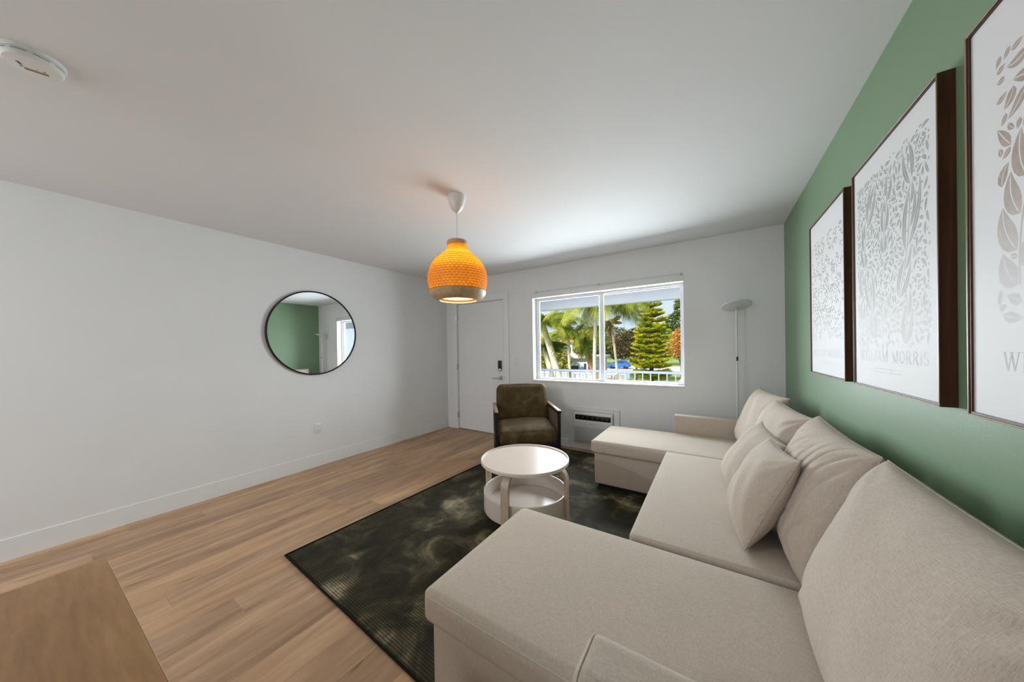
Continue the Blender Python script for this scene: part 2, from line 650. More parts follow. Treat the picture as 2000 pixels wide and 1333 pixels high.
# window
win = struct(boxo('window_1', (WX0, WX1, -0.012, 0.115, WZ0 - 0.002, WZ0 + 0.020), M['trim'], None, 0.003))   # the sill board
FY0, FY1 = 0.105, 0.165
bm = bmesh.new()
a, b, c, d = WX0 + 0.001, WX1 - 0.001, WZ0 + 0.020, WZ1 - 0.001
box(bm, a, a + 0.03, FY0, FY1, c, d, 0.002, 1)
box(bm, b - 0.022, b, FY0, FY1, c, d, 0.002, 1)
box(bm, a + 0.03, b - 0.022, FY0, FY1, c, c + 0.012, 0.002, 1)
box(bm, a + 0.03, b - 0.022, FY0, FY1, d - 0.022, d, 0.002, 1)
done(bm, 'window_frame', M['vinyl'], win)
for nm, x0, x1, y0 in (('sash', a + 0.03, 2.645, 0.112), ('sash', 2.575, b - 0.022, 0.134)):
    bm = bmesh.new()
    z0, z1 = c + 0.012, d - 0.022
    box(bm, x0, x0 + (0.022 if x0 < 2 else 0.05), y0, y0 + 0.02, z0, z1, 0.002, 1)
    box(bm, x1 - (0.05 if x1 < 3 else 0.02), x1, y0, y0 + 0.02, z0, z1, 0.002, 1)
    xa, xb = x0 + (0.022 if x0 < 2 else 0.05), x1 - (0.05 if x1 < 3 else 0.02)
    box(bm, xa, xb, y0 + 0.001, y0 + 0.019, z0, z0 + 0.012)
    box(bm, xa, xb, y0 + 0.001, y0 + 0.019, z1 - 0.012, z1)
    so = done(bm, 'sash', M['vinyl'], win)
    boxo('pane', (xa - 0.004, xb + 0.004, y0 + 0.008, y0 + 0.012, z0 + 0.008, z1 - 0.008), M['glass'], so)
bm = bmesh.new()
A = [bm.verts.new((x, 0.100, z)) for x, z in ((3.520, 0.874), (3.448, 0.874), (3.470, 0.898), (3.502, 0.940), (3.520, 0.945))]
B = [bm.verts.new((v.co.x, 0.104, v.co.z)) for v in A]
bm.faces.new(A)
bm.faces.new(list(reversed(B)))
for k in range(5):
    bm.faces.new((A[k], A[(k + 1) % 5], B[(k + 1) % 5], B[k]))
lab(done(bm, 'corner_guard', M['vinyl'], win), 'small white triangular guard in the lower corner')
# flat head board over the opening
struct(boxo('trim_2', (WX0 - 0.004, WX1 + 0.004, -0.006, 0.0, WZ1, 2.088), M['trim'], None, 0.002))
rod = thing('curtain_rod', 'thin white curtain rod on three brackets above the window', 'curtain rod', (2.63, -0.035, 2.097))
tubeo('rod', [(-0.90, 0, 0), (0.905, 0, 0)], 0.005, M['lamp_white'], rod)
for x in (-0.885, -0.01, 0.895):
    bm = bmesh.new()
    box(bm, x - 0.010, x + 0.010, 0.029, 0.035, -0.02, 0.016, 0.002, 1)
    tube(bm, [(x, 0.03, 0.0), (x, -0.002, 0.0)], 0.004, 8)
    box(bm, x - 0.006, x + 0.006, -0.007, 0.007, -0.009, -0.003, 0.001, 1)
    done(bm, 'bracket', M['grey_plastic'], rod)

# light switch and outlet
sw = tag(boxo('light_switch', (1.358, 1.430, -0.006, 0.0, 1.068, 1.186), M['white_plastic'], None, 0.003), 'white wall switch plate between the door and the window', 'light switch')
boxo('rocker', (1.378, 1.410, -0.010, -0.004, 1.094, 1.160), M['white_plastic'], sw, 0.002)
ol = tag(boxo('wall_outlet', (0.0, 0.006, -2.120, -2.046, 0.372, 0.492), M['white_plastic'], None, 0.003), 'white electrical outlet low on the left wall under the mirror', 'outlet')
for z in (0.402, 0.446):
    boxo('socket', (0.004, 0.010, -2.100, -2.066, z - 0.002, z + 0.032), M['white_plastic'], ol, 0.004)

# ================================================================== WALL MIRROR
mir = thing('round_mirror', 'round wall mirror with a thin black metal rim on the left wall', 'mirror', (0.0, -2.098, 1.522))
MRr = 0.468
latheo('rim', [(MRr - 0.008, 0.001), (MRr - 0.008, 0.026), (MRr - 0.001, 0.030), (MRr + 0.006, 0.026), (MRr + 0.006, 0.001)], M['black'], mir, 96, True, rot=(0, R(90), 0))
latheo('mirror_glass', [(0.0, 0.020), (MRr - 0.007, 0.020), (MRr - 0.007, 0.003), (0, 0.003)], M['mirror'], mir, 96, rot=(0, R(90), 0))

# ================================================================== WALL AIR CONDITIONER
ac = thing('wall_air_conditioner', 'white through-wall air conditioner with a black control strip below the window', 'air conditioner', (2.53, 0, 0))
bm = bmesh.new()
for q in ((-0.315, -0.255, 0.085, 0.548), (0.255, 0.325, 0.085, 0.548), (-0.255, 0.255, 0.488, 0.548), (-0.255, 0.255, 0.085, 0.102)):
    box(bm, q[0], q[1], -0.016, 0.0, q[2], q[3], 0.004, 2)
done(bm, 'surround', M['white_plastic'], ac)
boxo('body', (-0.250, 0.250, -0.045, 0.0, 0.106, 0.484), M['white_plastic'], ac, 0.010, 3)
cs = lab(boxo('control_strip', (-0.228, 0.228, -0.049, -0.040, 0.388, 0.452), M['black_gloss'], ac, 0.006, 3), 'black glossy control strip with grey symbols')
for i in range(7):
    x = -0.185 + i * 0.062
    bm = bmesh.new()
    if i % 3 == 0:
        lathe(bm, [(0.007, 0), (0.010, 0), (0.010, 0.0006), (0.007, 0.0006)], 14, True)
    elif i % 3 == 1:
        for dz in (-0.008, 0.0, 0.008):
            box(bm, -0.008, 0.008, dz - 0.0014, dz + 0.0014, 0, 0.0006)
    else:
        box(bm, -0.0015, 0.0015, -0.011, 0.011, 0, 0.0006)
        box(bm, -0.009, 0.009, -0.0015, 0.0015, 0, 0.0006)
    done(bm, 'symbol', M['dim'], cs, loc=(x, -0.0490, 0.420), rot=(R(90), 0, 0))
for z in (0.325, 0.338, 0.351, 0.364):
    boxo('louver', (-0.225, 0.225, -0.051, -0.043, z - 0.0035, z + 0.0035), M['white_plastic'], ac, 0.002, 1)
boxo('badge', (-0.035, 0.030, -0.0535, -0.046, 0.336, 0.354), M['lamp_white'], ac, 0.002, 1)
gr = boxo('intake_grille', (-0.230, 0.230, -0.056, -0.043, 0.116, 0.308), M['grey_plastic'], ac, 0.005, 2)
bm = bmesh.new()
for i in range(22):
    z = 0.126 + i * 0.0082
    box(bm, -0.22, 0.22, -0.0575, -0.0555, z, z + 0.0035)
o = done(bm, 'grille_ribs', M['grey_plastic'], gr)
o['kind'] = 'stuff'

# ================================================================== FRAMED PRINTS
FD = 0.032
PZ0, PZ1 = 1.120, 2.058

def print_ink(name, color, zfade0, zfade1):
    ma, nt, b = mat(name, color, 0.65, 0, 0.2)
    g = node(nt, 'ShaderNodeTexCoord')
    sp = node(nt, 'ShaderNodeSeparateXYZ')
    nt.links.new(g.outputs['Object'], sp.inputs[0])
    mr = node(nt, 'ShaderNodeMapRange')
    mr.inputs['From Min'].default_value = zfade0
    mr.inputs['From Max'].default_value = zfade1
    nt.links.new(sp.outputs['Z'], mr.inputs['Value'])
    f = noise(nt, g.outputs['Object'], 40.0, 3)
    ink = ramp(nt, f, [(0.3, tuple(c * 0.86 for c in color)), (0.7, tuple(min(1, c * 1.14) for c in color))])
    nt.links.new(mixc(nt, mr.outputs['Result'], (0.735, 0.735, 0.735), ink), b.inputs['Base Color'])
    return ma


OCC = {}
LIM = []


def occ_test(key, pts, mark=True):
    g = OCC.setdefault(key, set())
    cells = {(int(math.floor(x / 0.0028)), int(math.floor(z / 0.0028))) for x, z in pts}
    if g & cells:
        return False
    if mark:
        g |= cells
    return True


def leaf2d(bm, p, ang, ln, wd, bend, y, split=True, n=7):
    """A flat printed leaf blade in the paper plane (local y up to z); two halves beside a pale midrib."""
    x, z = p
    dx, dz = math.cos(ang), math.sin(ang)
    pts = []
    a = ang
    step = ln / n
    cx, cz = x, z
    for i in range(n + 1):
        pts.append((cx, cz, a))
        a += bend / n
        cx += math.cos(a) * step
        cz += math.sin(a) * step
    rows = []
    for i, (px, pz, pa) in enumerate(pts):
        t = i / n
        w_ = wd * (math.sin(PI * t ** 0.75) ** 0.9 if 0 < t < 1 else 0.0)
        nx, nz = -math.sin(pa), math.cos(pa)
        g = min(0.0016, wd * 0.09) if split else 0
        rows.append((px, pz, nx, nz, w_, g))
    if LIM:
        x0_, x1_, z0_, z1_ = LIM[0]
        smp = []
        for a_, b_ in zip(rows, rows[1:]):
            k_ = max(1, int(math.hypot(b_[0] - a_[0], b_[1] - a_[1]) / 0.0018))
            for i in range(k_ + 1):
                t = i / k_
                px, pz, nx, nz, wm = (a_[j] + (b_[j] - a_[j]) * t for j in range(5))
                m_ = max(1, int(wm / 0.0018))
                smp += [(px + nx * wm * k / m_, pz + nz * wm * k / m_) for k in range(-m_, m_ + 1)]
        if any(q[0] < x0_ or q[0] > x1_ or q[1] < z0_ or q[1] > z1_ for q in smp) or not occ_test(LIM[1], smp):
            return False
    for s in (-1, 1):
        prev = None
        for (px, pz, nx, nz, w_, g) in rows:
            i_ = g if w_ > g else w_
            a_ = bm.verts.new((px + s * nx * i_, y, pz + s * nz * i_))
            b_ = bm.verts.new((px + s * nx * w_, y, pz + s * nz * w_))
            if prev:
                bm.faces.new((prev[0], prev[1], b_, a_))
            prev = (a_, b_)


def stem2d(bm, pts, wd, y, occ=False):
    if occ:
        x0_, x1_, z0_, z1_ = LIM[0]
        smp = []
        for p, q in zip(pts, pts[1:]):
            n_ = max(1, int(math.hypot(q[0] - p[0], q[1] - p[1]) / 0.002))
            smp += [(p[0] + (q[0] - p[0]) * k / n_, p[1] + (q[1] - p[1]) * k / n_) for k in range(n_)]
        cut = len(pts)
        for i, p in enumerate(pts):
            if not (x0_ < p[0] < x1_ and z0_ < p[1] < z1_):
                cut = i
                break
        if cut < 3:
            return False
        pts = pts[:cut]
        smp = [q for q in smp if x0_ < q[0] < x1_ and z0_ < q[1] < z1_]
        if not occ_test(LIM[1], smp):
            return False
    prev = None
    for i, (x, z) in enumerate(pts):
        x0, z0 = pts[max(i - 1, 0)]
        x1, z1 = pts[min(i + 1, len(pts) - 1)]
        l = math.hypot(x1 - x0, z1 - z0) or 1
        nx, nz = -(z1 - z0) / l, (x1 - x0) / l
        a_ = bm.verts.new((x + nx * wd, y, z + nz * wd))
        b_ = bm.verts.new((x - nx * wd, y, z - nz * wd))
        if prev:
            bm.faces.new((prev[0], prev[1], b_, a_))
        prev = (a_, b_)


# serif capitals from thick and thin strokes; unit height 1
def arc(cx, cz, rx, rz, a0, a1, n=14):
    return [(cx + rx * math.cos(R(a0 + (a1 - a0) * i / n)), cz + rz * math.sin(R(a0 + (a1 - a0) * i / n))) for i in range(n + 1)]


TH, TN, SF = 0.065, 0.024, 0.020
LETTERS = {
    'W': (1.10, [([(0.06, 1), (0.32, 0)], TH), ([(0.32, 0), (0.55, 1)], TN), ([(0.52, 1), (0.78, 0)], TH), ([(0.78, 0), (1.04, 1)], TN), ([(-0.04, 1), (0.2, 1)], SF), ([(0.42, 1), (0.65, 1)], SF), ([(0.92, 1), (1.14, 1)], SF)]),
    'I': (0.30, [([(0.15, 0), (0.15, 1)], TH), ([(0.0, 0), (0.3, 0)], SF), ([(0.0, 1), (0.3, 1)], SF)]),
    'L': (0.62, [([(0.16, 0), (0.16, 1)], TH), ([(0.0, 0), (0.6, 0)], SF), ([(0.0, 1), (0.34, 1)], SF), ([(0.6, 0), (0.6, 0.26)], TN)]),
    'A': (0.80, [([(0.08, 0), (0.38, 1)], TN), ([(0.38, 1), (0.70, 0)], TH), ([(0.2, 0.34), (0.58, 0.34)], SF), ([(-0.02, 0), (0.2, 0)], SF), ([(0.55, 0), (0.84, 0)], SF)]),
    'M': (1.00, [([(0.12, 0), (0.12, 1)], TN), ([(0.12, 1), (0.50, 0.05)], TH), ([(0.50, 0.05), (0.86, 1)], TN), ([(0.86, 0), (0.86, 1)], TH), ([(0.0, 0), (0.24, 0)], SF), ([(0.72, 0), (1.0, 0)], SF), ([(0.0, 1), (0.2, 1)], SF), ([(0.82, 1), (1.0, 1)], SF)]),
    'O': (0.88, [(arc(0.44, 0.5, 0.36, 0.47, 60, 300), 0.055), (arc(0.44, 0.5, 0.36, 0.47, -60, 60), 0.055), ]),
    'R': (0.80, [([(0.16, 0), (0.16, 1)], TH), (arc(0.36, 0.74, 0.24, 0.25, -90, 90), 0.05), ([(0.16, 0.99), (0.38, 0.99)], SF), ([(0.16, 0.49), (0.38, 0.49)], SF), ([(0.36, 0.48), (0.70, 0.0)], TH), ([(0, 0), (0.32, 0)], SF), ([(0, 1), (0.2, 1)], SF), ([(0.6, 0), (0.84, 0)], SF)]),
    'S': (0.62, [(arc(0.31, 0.74, 0.22, 0.24, 20, 250) + arc(0.31, 0.26, 0.23, 0.25, 75, -160), 0.045), ([(0.52, 0.80), (0.52, 0.97)], TN), ([(0.09, 0.03), (0.09, 0.22)], TN)]),
    ' ': (0.45, []),
}


def text2d(bm, txt, x0, x1, z, h, y):
    tot = sum(LETTERS[c][0] + 0.16 for c in txt) - 0.16
    sx = (x1 - x0) / tot
    x = x0
    for c in txt:
        w_, st = LETTERS[c]
        for k_, (pts, tw) in enumerate(st):
            stem2d(bm, [(x + px * sx, z + pz * h) for px, pz in pts], tw * h, y - 0.00005 * k_)
        x += (w_ + 0.16) * sx


def framed(label, y0, y1):
    """Frame root at the wall; local x runs towards the camera (-y), local -y faces the room."""
    t = thing('framed_print', label, 'picture', (W, y0, 0), R(-90), 'framed prints on the green wall')
    w_ = y0 - y1
    bm = bmesh.new()
    rw = 0.010
    for q in ((0, rw, PZ0, PZ1), (w_ - rw, w_, PZ0, PZ1), (rw, w_ - rw, PZ0, PZ0 + rw), (rw, w_ - rw, PZ1 - rw, PZ1)):
        box(bm, q[0], q[1], -FD, -0.001, q[2], q[3])
    lab(done(bm, 'frame', M['walnut'], t), 'dark walnut box frame')
    bm = bmesh.new()
    lw = 0.0045
    for q in ((0, lw, PZ0, PZ1), (w_ - lw, w_, PZ0, PZ1), (lw, w_ - lw, PZ0, PZ0 + lw), (lw, w_ - lw, PZ1 - lw, PZ1)):
        box(bm, q[0], q[1], -FD - 0.0025, -FD, q[2], q[3], 0.0008, 1)
    lab(done(bm, 'frame_lip', M['walnut_lip'], t), 'thin tan front lip')
    pp = boxo('paper', (rw, w_ - rw, -FD + 0.004, -0.004, PZ0 + rw, PZ1 - rw), M['paper'], t)
    return t, pp, w_, -FD + 0.00392


# far print: fine trailing vine in pale tan and grey
rnd = random.Random(11)
ink_tan = print_ink('pale_tan_ink', (0.36, 0.29, 0.25), 1.22, 1.50)
ink_tan2 = print_ink('soft_brown_ink', (0.44, 0.365, 0.32), 1.42, 1.66)
ink_sage = print_ink('pale_sage_ink', (0.35, 0.38, 0.355), 1.38, 1.74)
ink_text = print_ink('pale_grey_ink', (0.63, 0.63, 0.67), 0.5, 0.6)
ink_faint = print_ink('faint_lilac_ink', (0.685, 0.68, 0.70), 0.5, 0.6)
t1, pp, fw_, yy = framed('smallest-looking framed print, tan vine sprigs, nearest the back corner', -1.080, -1.716)
bm = bmesh.new()
LIM[:] = [(0.030, fw_ - 0.030, 1.32, 1.93), 'a']
n_ok = 0
for k in range(420):
    px, pz = rnd.uniform(0.035, fw_ - 0.035), rnd.uniform(1.33, 1.92)
    aa = rnd.uniform(0, 2 * PI)
    s_ = rnd.choice((-1, 1))
    pts = []
    cx, cz = px, pz
    for i in range(13):
        pts.append((cx, cz))
        aa += s_ * 0.30
        cx += math.cos(aa) * 0.010
        cz += math.sin(aa) * 0.010
    if stem2d(bm, pts, 0.0015, yy, True) is False:
        continue
    for i in (2, 4, 6, 8, 10, 12):
        if i < len(pts):
            q = pts[i]
            for side in (-1, 1):
                la = rnd.uniform(0, 2 * PI)
                leaf2d(bm, (q[0] + math.cos(la) * 0.0086, q[1] + math.sin(la) * 0.0086), la, rnd.uniform(0.018, 0.036), 0.0052, rnd.uniform(-1.2, 1.2), yy, True, 5)
o = done(bm, 'printed_vine', ink_tan, pp)
o['kind'] = 'stuff'
bm = bmesh.new()
text2d(bm, 'WILLIAM MORRIS', 0.055, fw_ - 0.055, 1.232, 0.040, yy)
for k in range(2):
    stem2d(bm, [(0.20, 1.205 - k * 0.013), (fw_ - 0.20, 1.205 - k * 0.013)], 0.0012, yy)
done(bm, 'lettering', ink_text, pp, kind='stuff')

# middle print: arching grey-green leaf sprays, fading out downwards
rnd = random.Random(23)
t2, pp, fw_, yy = framed('middle framed print with arching grey-green leaf sprays', -1.826, -2.467)
bm = bmesh.new()
XM0, XM1, ZT = 0.038, fw_ - 0.050, 1.975
LIM[:] = [(XM0, XM1, 1.26, ZT), 'b']


def spray(bm, x, z, a0, ln, nleaf, ll, lw, bend, side=0.75):
    pts = []
    cx, cz, aa = x, z, a0
    n = nleaf * 2
    for i in range(n + 1):
        pts.append((cx, cz, aa))
        aa += bend / n
        cx += math.cos(aa) * ln / n
        cz += math.sin(aa) * ln / n
    stem2d(bm, [(p[0], p[1]) for p in pts], 0.0022, yy, True)
    for i, (px, pz, pa) in enumerate(pts):
        for s in (-1, 1):
            k = ll * (0.55 + 0.5 * math.sin(PI * (i + 1) / (n + 2)))
            for shrink in (1.0, 0.8, 0.6, 0.45):
                a_ = pa + s * side
                if leaf2d(bm, (px + math.cos(pa + s * 1.35) * 0.0066, pz + math.sin(pa + s * 1.35) * 0.0066), a_, k * shrink, lw * (0.4 + 0.6 * shrink), -s * 0.9, yy) is not False:
                    break
    px, pz, pa = pts[-1]
    leaf2d(bm, (px + math.cos(pa) * 0.006, pz + math.sin(pa) * 0.006), pa, ll, lw, 0, yy)


def filler(bm, n, l0, l1, wd, zmin):
    for i in range(n):
        px, pz = rnd.uniform(XM0, XM1), rnd.uniform(zmin, ZT)
        leaf2d(bm, (px, pz), rnd.uniform(0, 2 * PI), rnd.uniform(l0, l1), wd, rnd.uniform(-1.2, 1.2), yy, True, 5)


spray(bm, 0.40, 1.46, R(62), 0.34, 9, 0.22, 0.0125, 0.5, 0.6)
spray(bm, 0.12, 1.62, R(100), 0.26, 8, 0.17, 0.0115, -0.9, 0.6)
spray(bm, 0.44, 1.30, R(78), 0.18, 7, 0.20, 0.0120, 0.3, 0.6)
spray(bm, 0.20, 1.32, R(95), 0.26, 8, 0.18, 0.0115, 0.3, 0.6)
spray(bm, 0.50, 1.74, R(95), 0.16, 6, 0.13, 0.0110, 0.3, 0.6)
spray(bm, 0.29, 1.64, R(90), 0.22, 6, 0.11, 0.0100, -0.3, 0.6)
spray(bm, 0.08, 1.40, R(80), 0.16, 6, 0.13, 0.0110, 0.2, 0.6)
filler(bm, 2500, 0.025, 0.05, 0.0062, 1.30)
filler(bm, 3500, 0.010, 0.02, 0.0036, 1.34)
o = done(bm, 'printed_leaves', ink_sage, pp)
o['kind'] = 'stuff'
bm = bmesh.new()
text2d(bm, 'WILLIAM MORRIS', 0.060, fw_ - 0.065, 1.232, 0.042, yy)
for k in range(2):
    stem2d(bm, [(0.20, 1.205 - k * 0.013), (fw_ - 0.22, 1.205 - k * 0.013)], 0.0012, yy)
done(bm, 'lettering', ink_faint, pp, kind='stuff')

# near print: bold scrolling foliage in taupe
rnd = random.Random(31)
t3, pp, fw_, yy = framed('largest-looking framed print, taupe scrolling foliage, nearest the camera', -2.583, -3.225)
bm = bmesh.new()
XM0, XM1, ZT = 0.088, fw_ - 0.088, 1.945
LIM[:] = [(XM0, XM1, 1.31, ZT), 'c']
spray(bm, 0.15, 1.42, R(95), 0.44, 6, 0.13, 0.026, -0.7, 0.9)
spray(bm, 0.36, 1.36, R(110), 0.46, 6, 0.14, 0.028, 0.9, 0.9)
spray(bm, 0.48, 1.42, R(80), 0.44, 6, 0.13, 0.027, -0.6, 0.9)
spray(bm, 0.24, 1.70, R(60), 0.22, 4, 0.10, 0.022, 0.9, 0.9)
filler(bm, 1500, 0.04, 0.07, 0.013, 1.36)
filler(bm, 1500, 0.02, 0.035, 0.007, 1.36)
o = done(bm, 'printed_foliage', ink_tan2, pp)
o['kind'] = 'stuff'
bm = bmesh.new()
text2d(bm, 'WILLIAM MORRIS', 0.105, fw_ - 0.085, 1.238, 0.040, yy)
done(bm, 'lettering', ink_text, pp, kind='stuff')

# ================================================================== RUG
RA = R(-2.6)
rug_w, rug_l = 2.0, 2.885


def rug_mesh():
    nx, ny = 60, 84
    rn = random.Random(3)
    bm = bmesh.new()
    g = []
    for j in range(ny + 1):
        row = []
        for i in range(nx + 1):
            u, v = i / nx, j / ny
            e = min(u * rug_w, (1 - u) * rug_w, v * rug_l, (1 - v) * rug_l)
            z = 0.0095 * min(1, (e + 0.004) / 0.012) + rn.uniform(-0.0004, 0.0004)
            # woven crease running across
            z -= 0.002 * math.exp(-((v - 0.42) / 0.006) ** 2)
            wob = 0.003 * math.sin(v * 60) if i in (0, nx) else 0
            row.append(bm.verts.new((u * rug_w + wob, v * rug_l + (0.003 * math.sin(u * 50) if j in (0, ny) else 0), max(z, 0.003))))
        g.append(row)
    for j in range(ny):
        for i in range(nx):
            bm.faces.new((g[j][i], g[j][i + 1], g[j + 1][i + 1], g[j + 1][i]))
    edge = [g[0][i] for i in range(nx + 1)] + [g[j][nx] for j in range(1, ny + 1)] + [g[ny][i] for i in range(nx - 1, -1, -1)] + [g[j][0] for j in range(ny - 1, 0, -1)]
    low = [bm.verts.new((v.co.x, v.co.y, 0.0005)) for v in edge]
    n = len(edge)
    for k in range(n):
        bm.faces.new((edge[k], low[k], low[(k + 1) % n], edge[(k + 1) % n]))
    return bm


rug = done(rug_mesh(), 'area_rug', M['rug'], None, smooth=True, loc=(1.497, -2.990, 0.0), rot=(0, 0, RA))
tag(rug, 'dark olive low-pile rug with pale mottled patches under the coffee table', 'rug')
bm = bmesh.new()
prev = None
pts = []
for a_, b_, n_ in (((0, 0), (rug_w, 0), 60), ((rug_w, 0), (rug_w, rug_l), 80), ((rug_w, rug_l), (0, rug_l), 60), ((0, rug_l), (0, 0), 80)):
    for i in range(n_):
        t = i / n_
        pts.append((a_[0] + (b_[0] - a_[0]) * t, a_[1] + (b_[1] - a_[1]) * t, 0.0062))
pts.append(pts[0])
tube(bm, pts, 0.0055, 6, False)
lab(done(bm, 'bound_edge', simple('rug_binding', (0.010, 0.012, 0.006), 0.95, var=0.3, scale=80, spec=0.1), rug, True), 'darker stitched edge binding')

# ================================================================== SOFA
SX0, SX1 = 2.905, 4.345
FY_ = (-1.030, -0.352)      # far chaise cushion (near, far)
NY_ = (-3.100, -2.380)      # near chaise cushion
ST = 0.440
sofa = thing('sectional_sofa', 'beige linen U-shaped sectional sofa with two chaises along the green wall', 'sofa', (3.6, -1.72, 0))


def S_(o):
    o.location = Vector(o.location) - Vector((3.6, -1.72, 0))
    return o


def sbox(name, b, r, ma=M['linen'], puff=(0, 0, 0), n=8, parent=None, warp=None):
    o = softo(name, b, r, ma, sofa, puff, n, warp)
    return S_(o)


bases = []
for y0, y1 in ((-1.005, -0.372), (-3.072, -2.405)):
    x0 = 2.868 if y0 > -2 else 2.945
    bases.append(sbox('chaise_base', (x0, 4.20, y0, y1, 0.042, 0.325), 0.008, n=4))
middle_base = sbox('middle_base', (3.535, 4.20, -2.400, -1.010, 0.042, 0.325), 0.008, n=4)
# piping along the base corners
for b_, y0 in ((bases[0], -1.005), (bases[1], -3.072)):
    x0 = 2.868 if y0 > -2 else 2.945
    bm = bmesh.new()
    c0 = Vector(b_.location)
    off = Vector((3.6, -1.72, 0))
    tube(bm, [Vector((x0 + 0.003, y0 + 0.003, 0.05)) - off - c0, Vector((x0 + 0.003, y0 + 0.003, 0.318)) - off - c0], 0.003, 6)
    o = done(bm, 'corner_seam', M['seam'], b_, True)
c1 = sbox('chaise_cushion', (2.838, 4.22, FY_[0], FY_[1], 0.322, ST), 0.030, puff=(0.004, 0.004, 0.008), n=14)
c2 = sbox('chaise_cushion', (2.912, 4.22, NY_[0], NY_[1], 0.316, ST - 0.006), 0.034, puff=(0.006, 0.004, 0.008), n=14)
c3 = sbox('middle_seat_cushion', (3.478, 4.22, NY_[1] + 0.005, FY_[0] - 0.005, 0.326, ST + 0.005), 0.014, puff=(0.004, 0.002, 0.004), n=14)


def rim_loop(ha, hb, r, s, n=6):
    """Closed rounded-rectangle loop on a soft box at the height where its edge has turned by asin(s / r)."""
    out = []
    for cx, cy, a0 in ((1, 1, 0), (-1, 1, 90), (-1, -1, 180), (1, -1, 270)):
        for k in range(n + 1):
            t = R(a0 + 90 * k / n)
            out.append((cx * (ha - r) + s * math.cos(t), cy * (hb - r) + s * math.sin(t)))
    return out + [out[0]]


# piping on the upper edge of the cushions
for c_, (x0, y0, y1), hz, r_ in ((c1, (2.838, *FY_), (ST - 0.322) / 2, 0.030), (c2, (2.912, *NY_), (ST - 0.322) / 2, 0.034)):
    bm = bmesh.new()
    tube(bm, [(p[0], p[1], hz - 0.45 * r_) for p in rim_loop((4.22 - x0) / 2, (y1 - y0) / 2, r_, 0.90 * r_)], 0.0022, 6, False)
    done(bm, 'piping', M['seam'], c_, True)
bm = bmesh.new()
tube(bm, [(-0.376, 0.24, 0.0), (-0.386, 0.24, 0.004), (-0.392, 0.25, 0.0), (-0.386, 0.26, -0.004), (-0.374, 0.26, 0.0)], 0.004, 6)
lab(done(bm, 'pull_loop', M['seam'], c3, True), 'small white fabric pull loop')


a1 = sbox('armrest', (3.468, 4.22, -0.352, -0.238, 0.042, 0.612), 0.018, n=10)
a2 = sbox('armrest', (3.548, 4.22, -3.252, -3.103, 0.042, 0.612), 0.034, n=14)
for a_, x0, y0, y1, r_ in ((a1, 3.468, -0.352, -0.238, 0.018), (a2, 3.548, -3.252, -3.103, 0.034)):
    bm = bmesh.new()
    hx, hy, hz = (4.22 - x0) / 2, (y1 - y0) / 2, (0.612 - 0.042) / 2
    tube(bm, [(-hx + 0.45 * r_, p[0], p[1]) for p in rim_loop(hy, hz, r_, 0.90 * r_)], 0.0022, 6, False)
    done(bm, 'piping', M['seam'], a_, True)
sbox('backrest', (4.258, 4.365, -3.252, -0.238, 0.042, 0.600), 0.02, n=10)
for x, y in ((2.915, -0.93), (2.915, -0.45), (3.60, -0.90), (2.985, -3.0), (2.985, -2.47), (3.60, -2.3), (4.28, -3.2), (4.28, -0.30), (3.58, -1.72), (4.28, -1.72)):
    u = Vector((x - 1.497, y + 2.990))
    u.rotate(Matrix.Rotation(-RA, 2))
    on = -0.03 < u.x < rug_w + 0.03 and -0.03 < u.y < rug_l + 0.03
    S_(boxo('leg', (-0.03, 0.03, -0.03, 0.03, 0.0105 if on else 0.0, 0.045), M['dark'], sofa, 0.004, loc=(x, y, 0)))
for q in ((2.900, 4.16, -0.985, -0.955), (2.900, 2.93, -0.950, -0.40), (2.980, 3.01, -3.015, -2.43), (2.980, 4.16, -3.05, -3.02)):
    S_(lab(boxo('plinth_rail', (*q, 0.012, 0.044), M['dark'], sofa), 'black recessed plinth rail'))


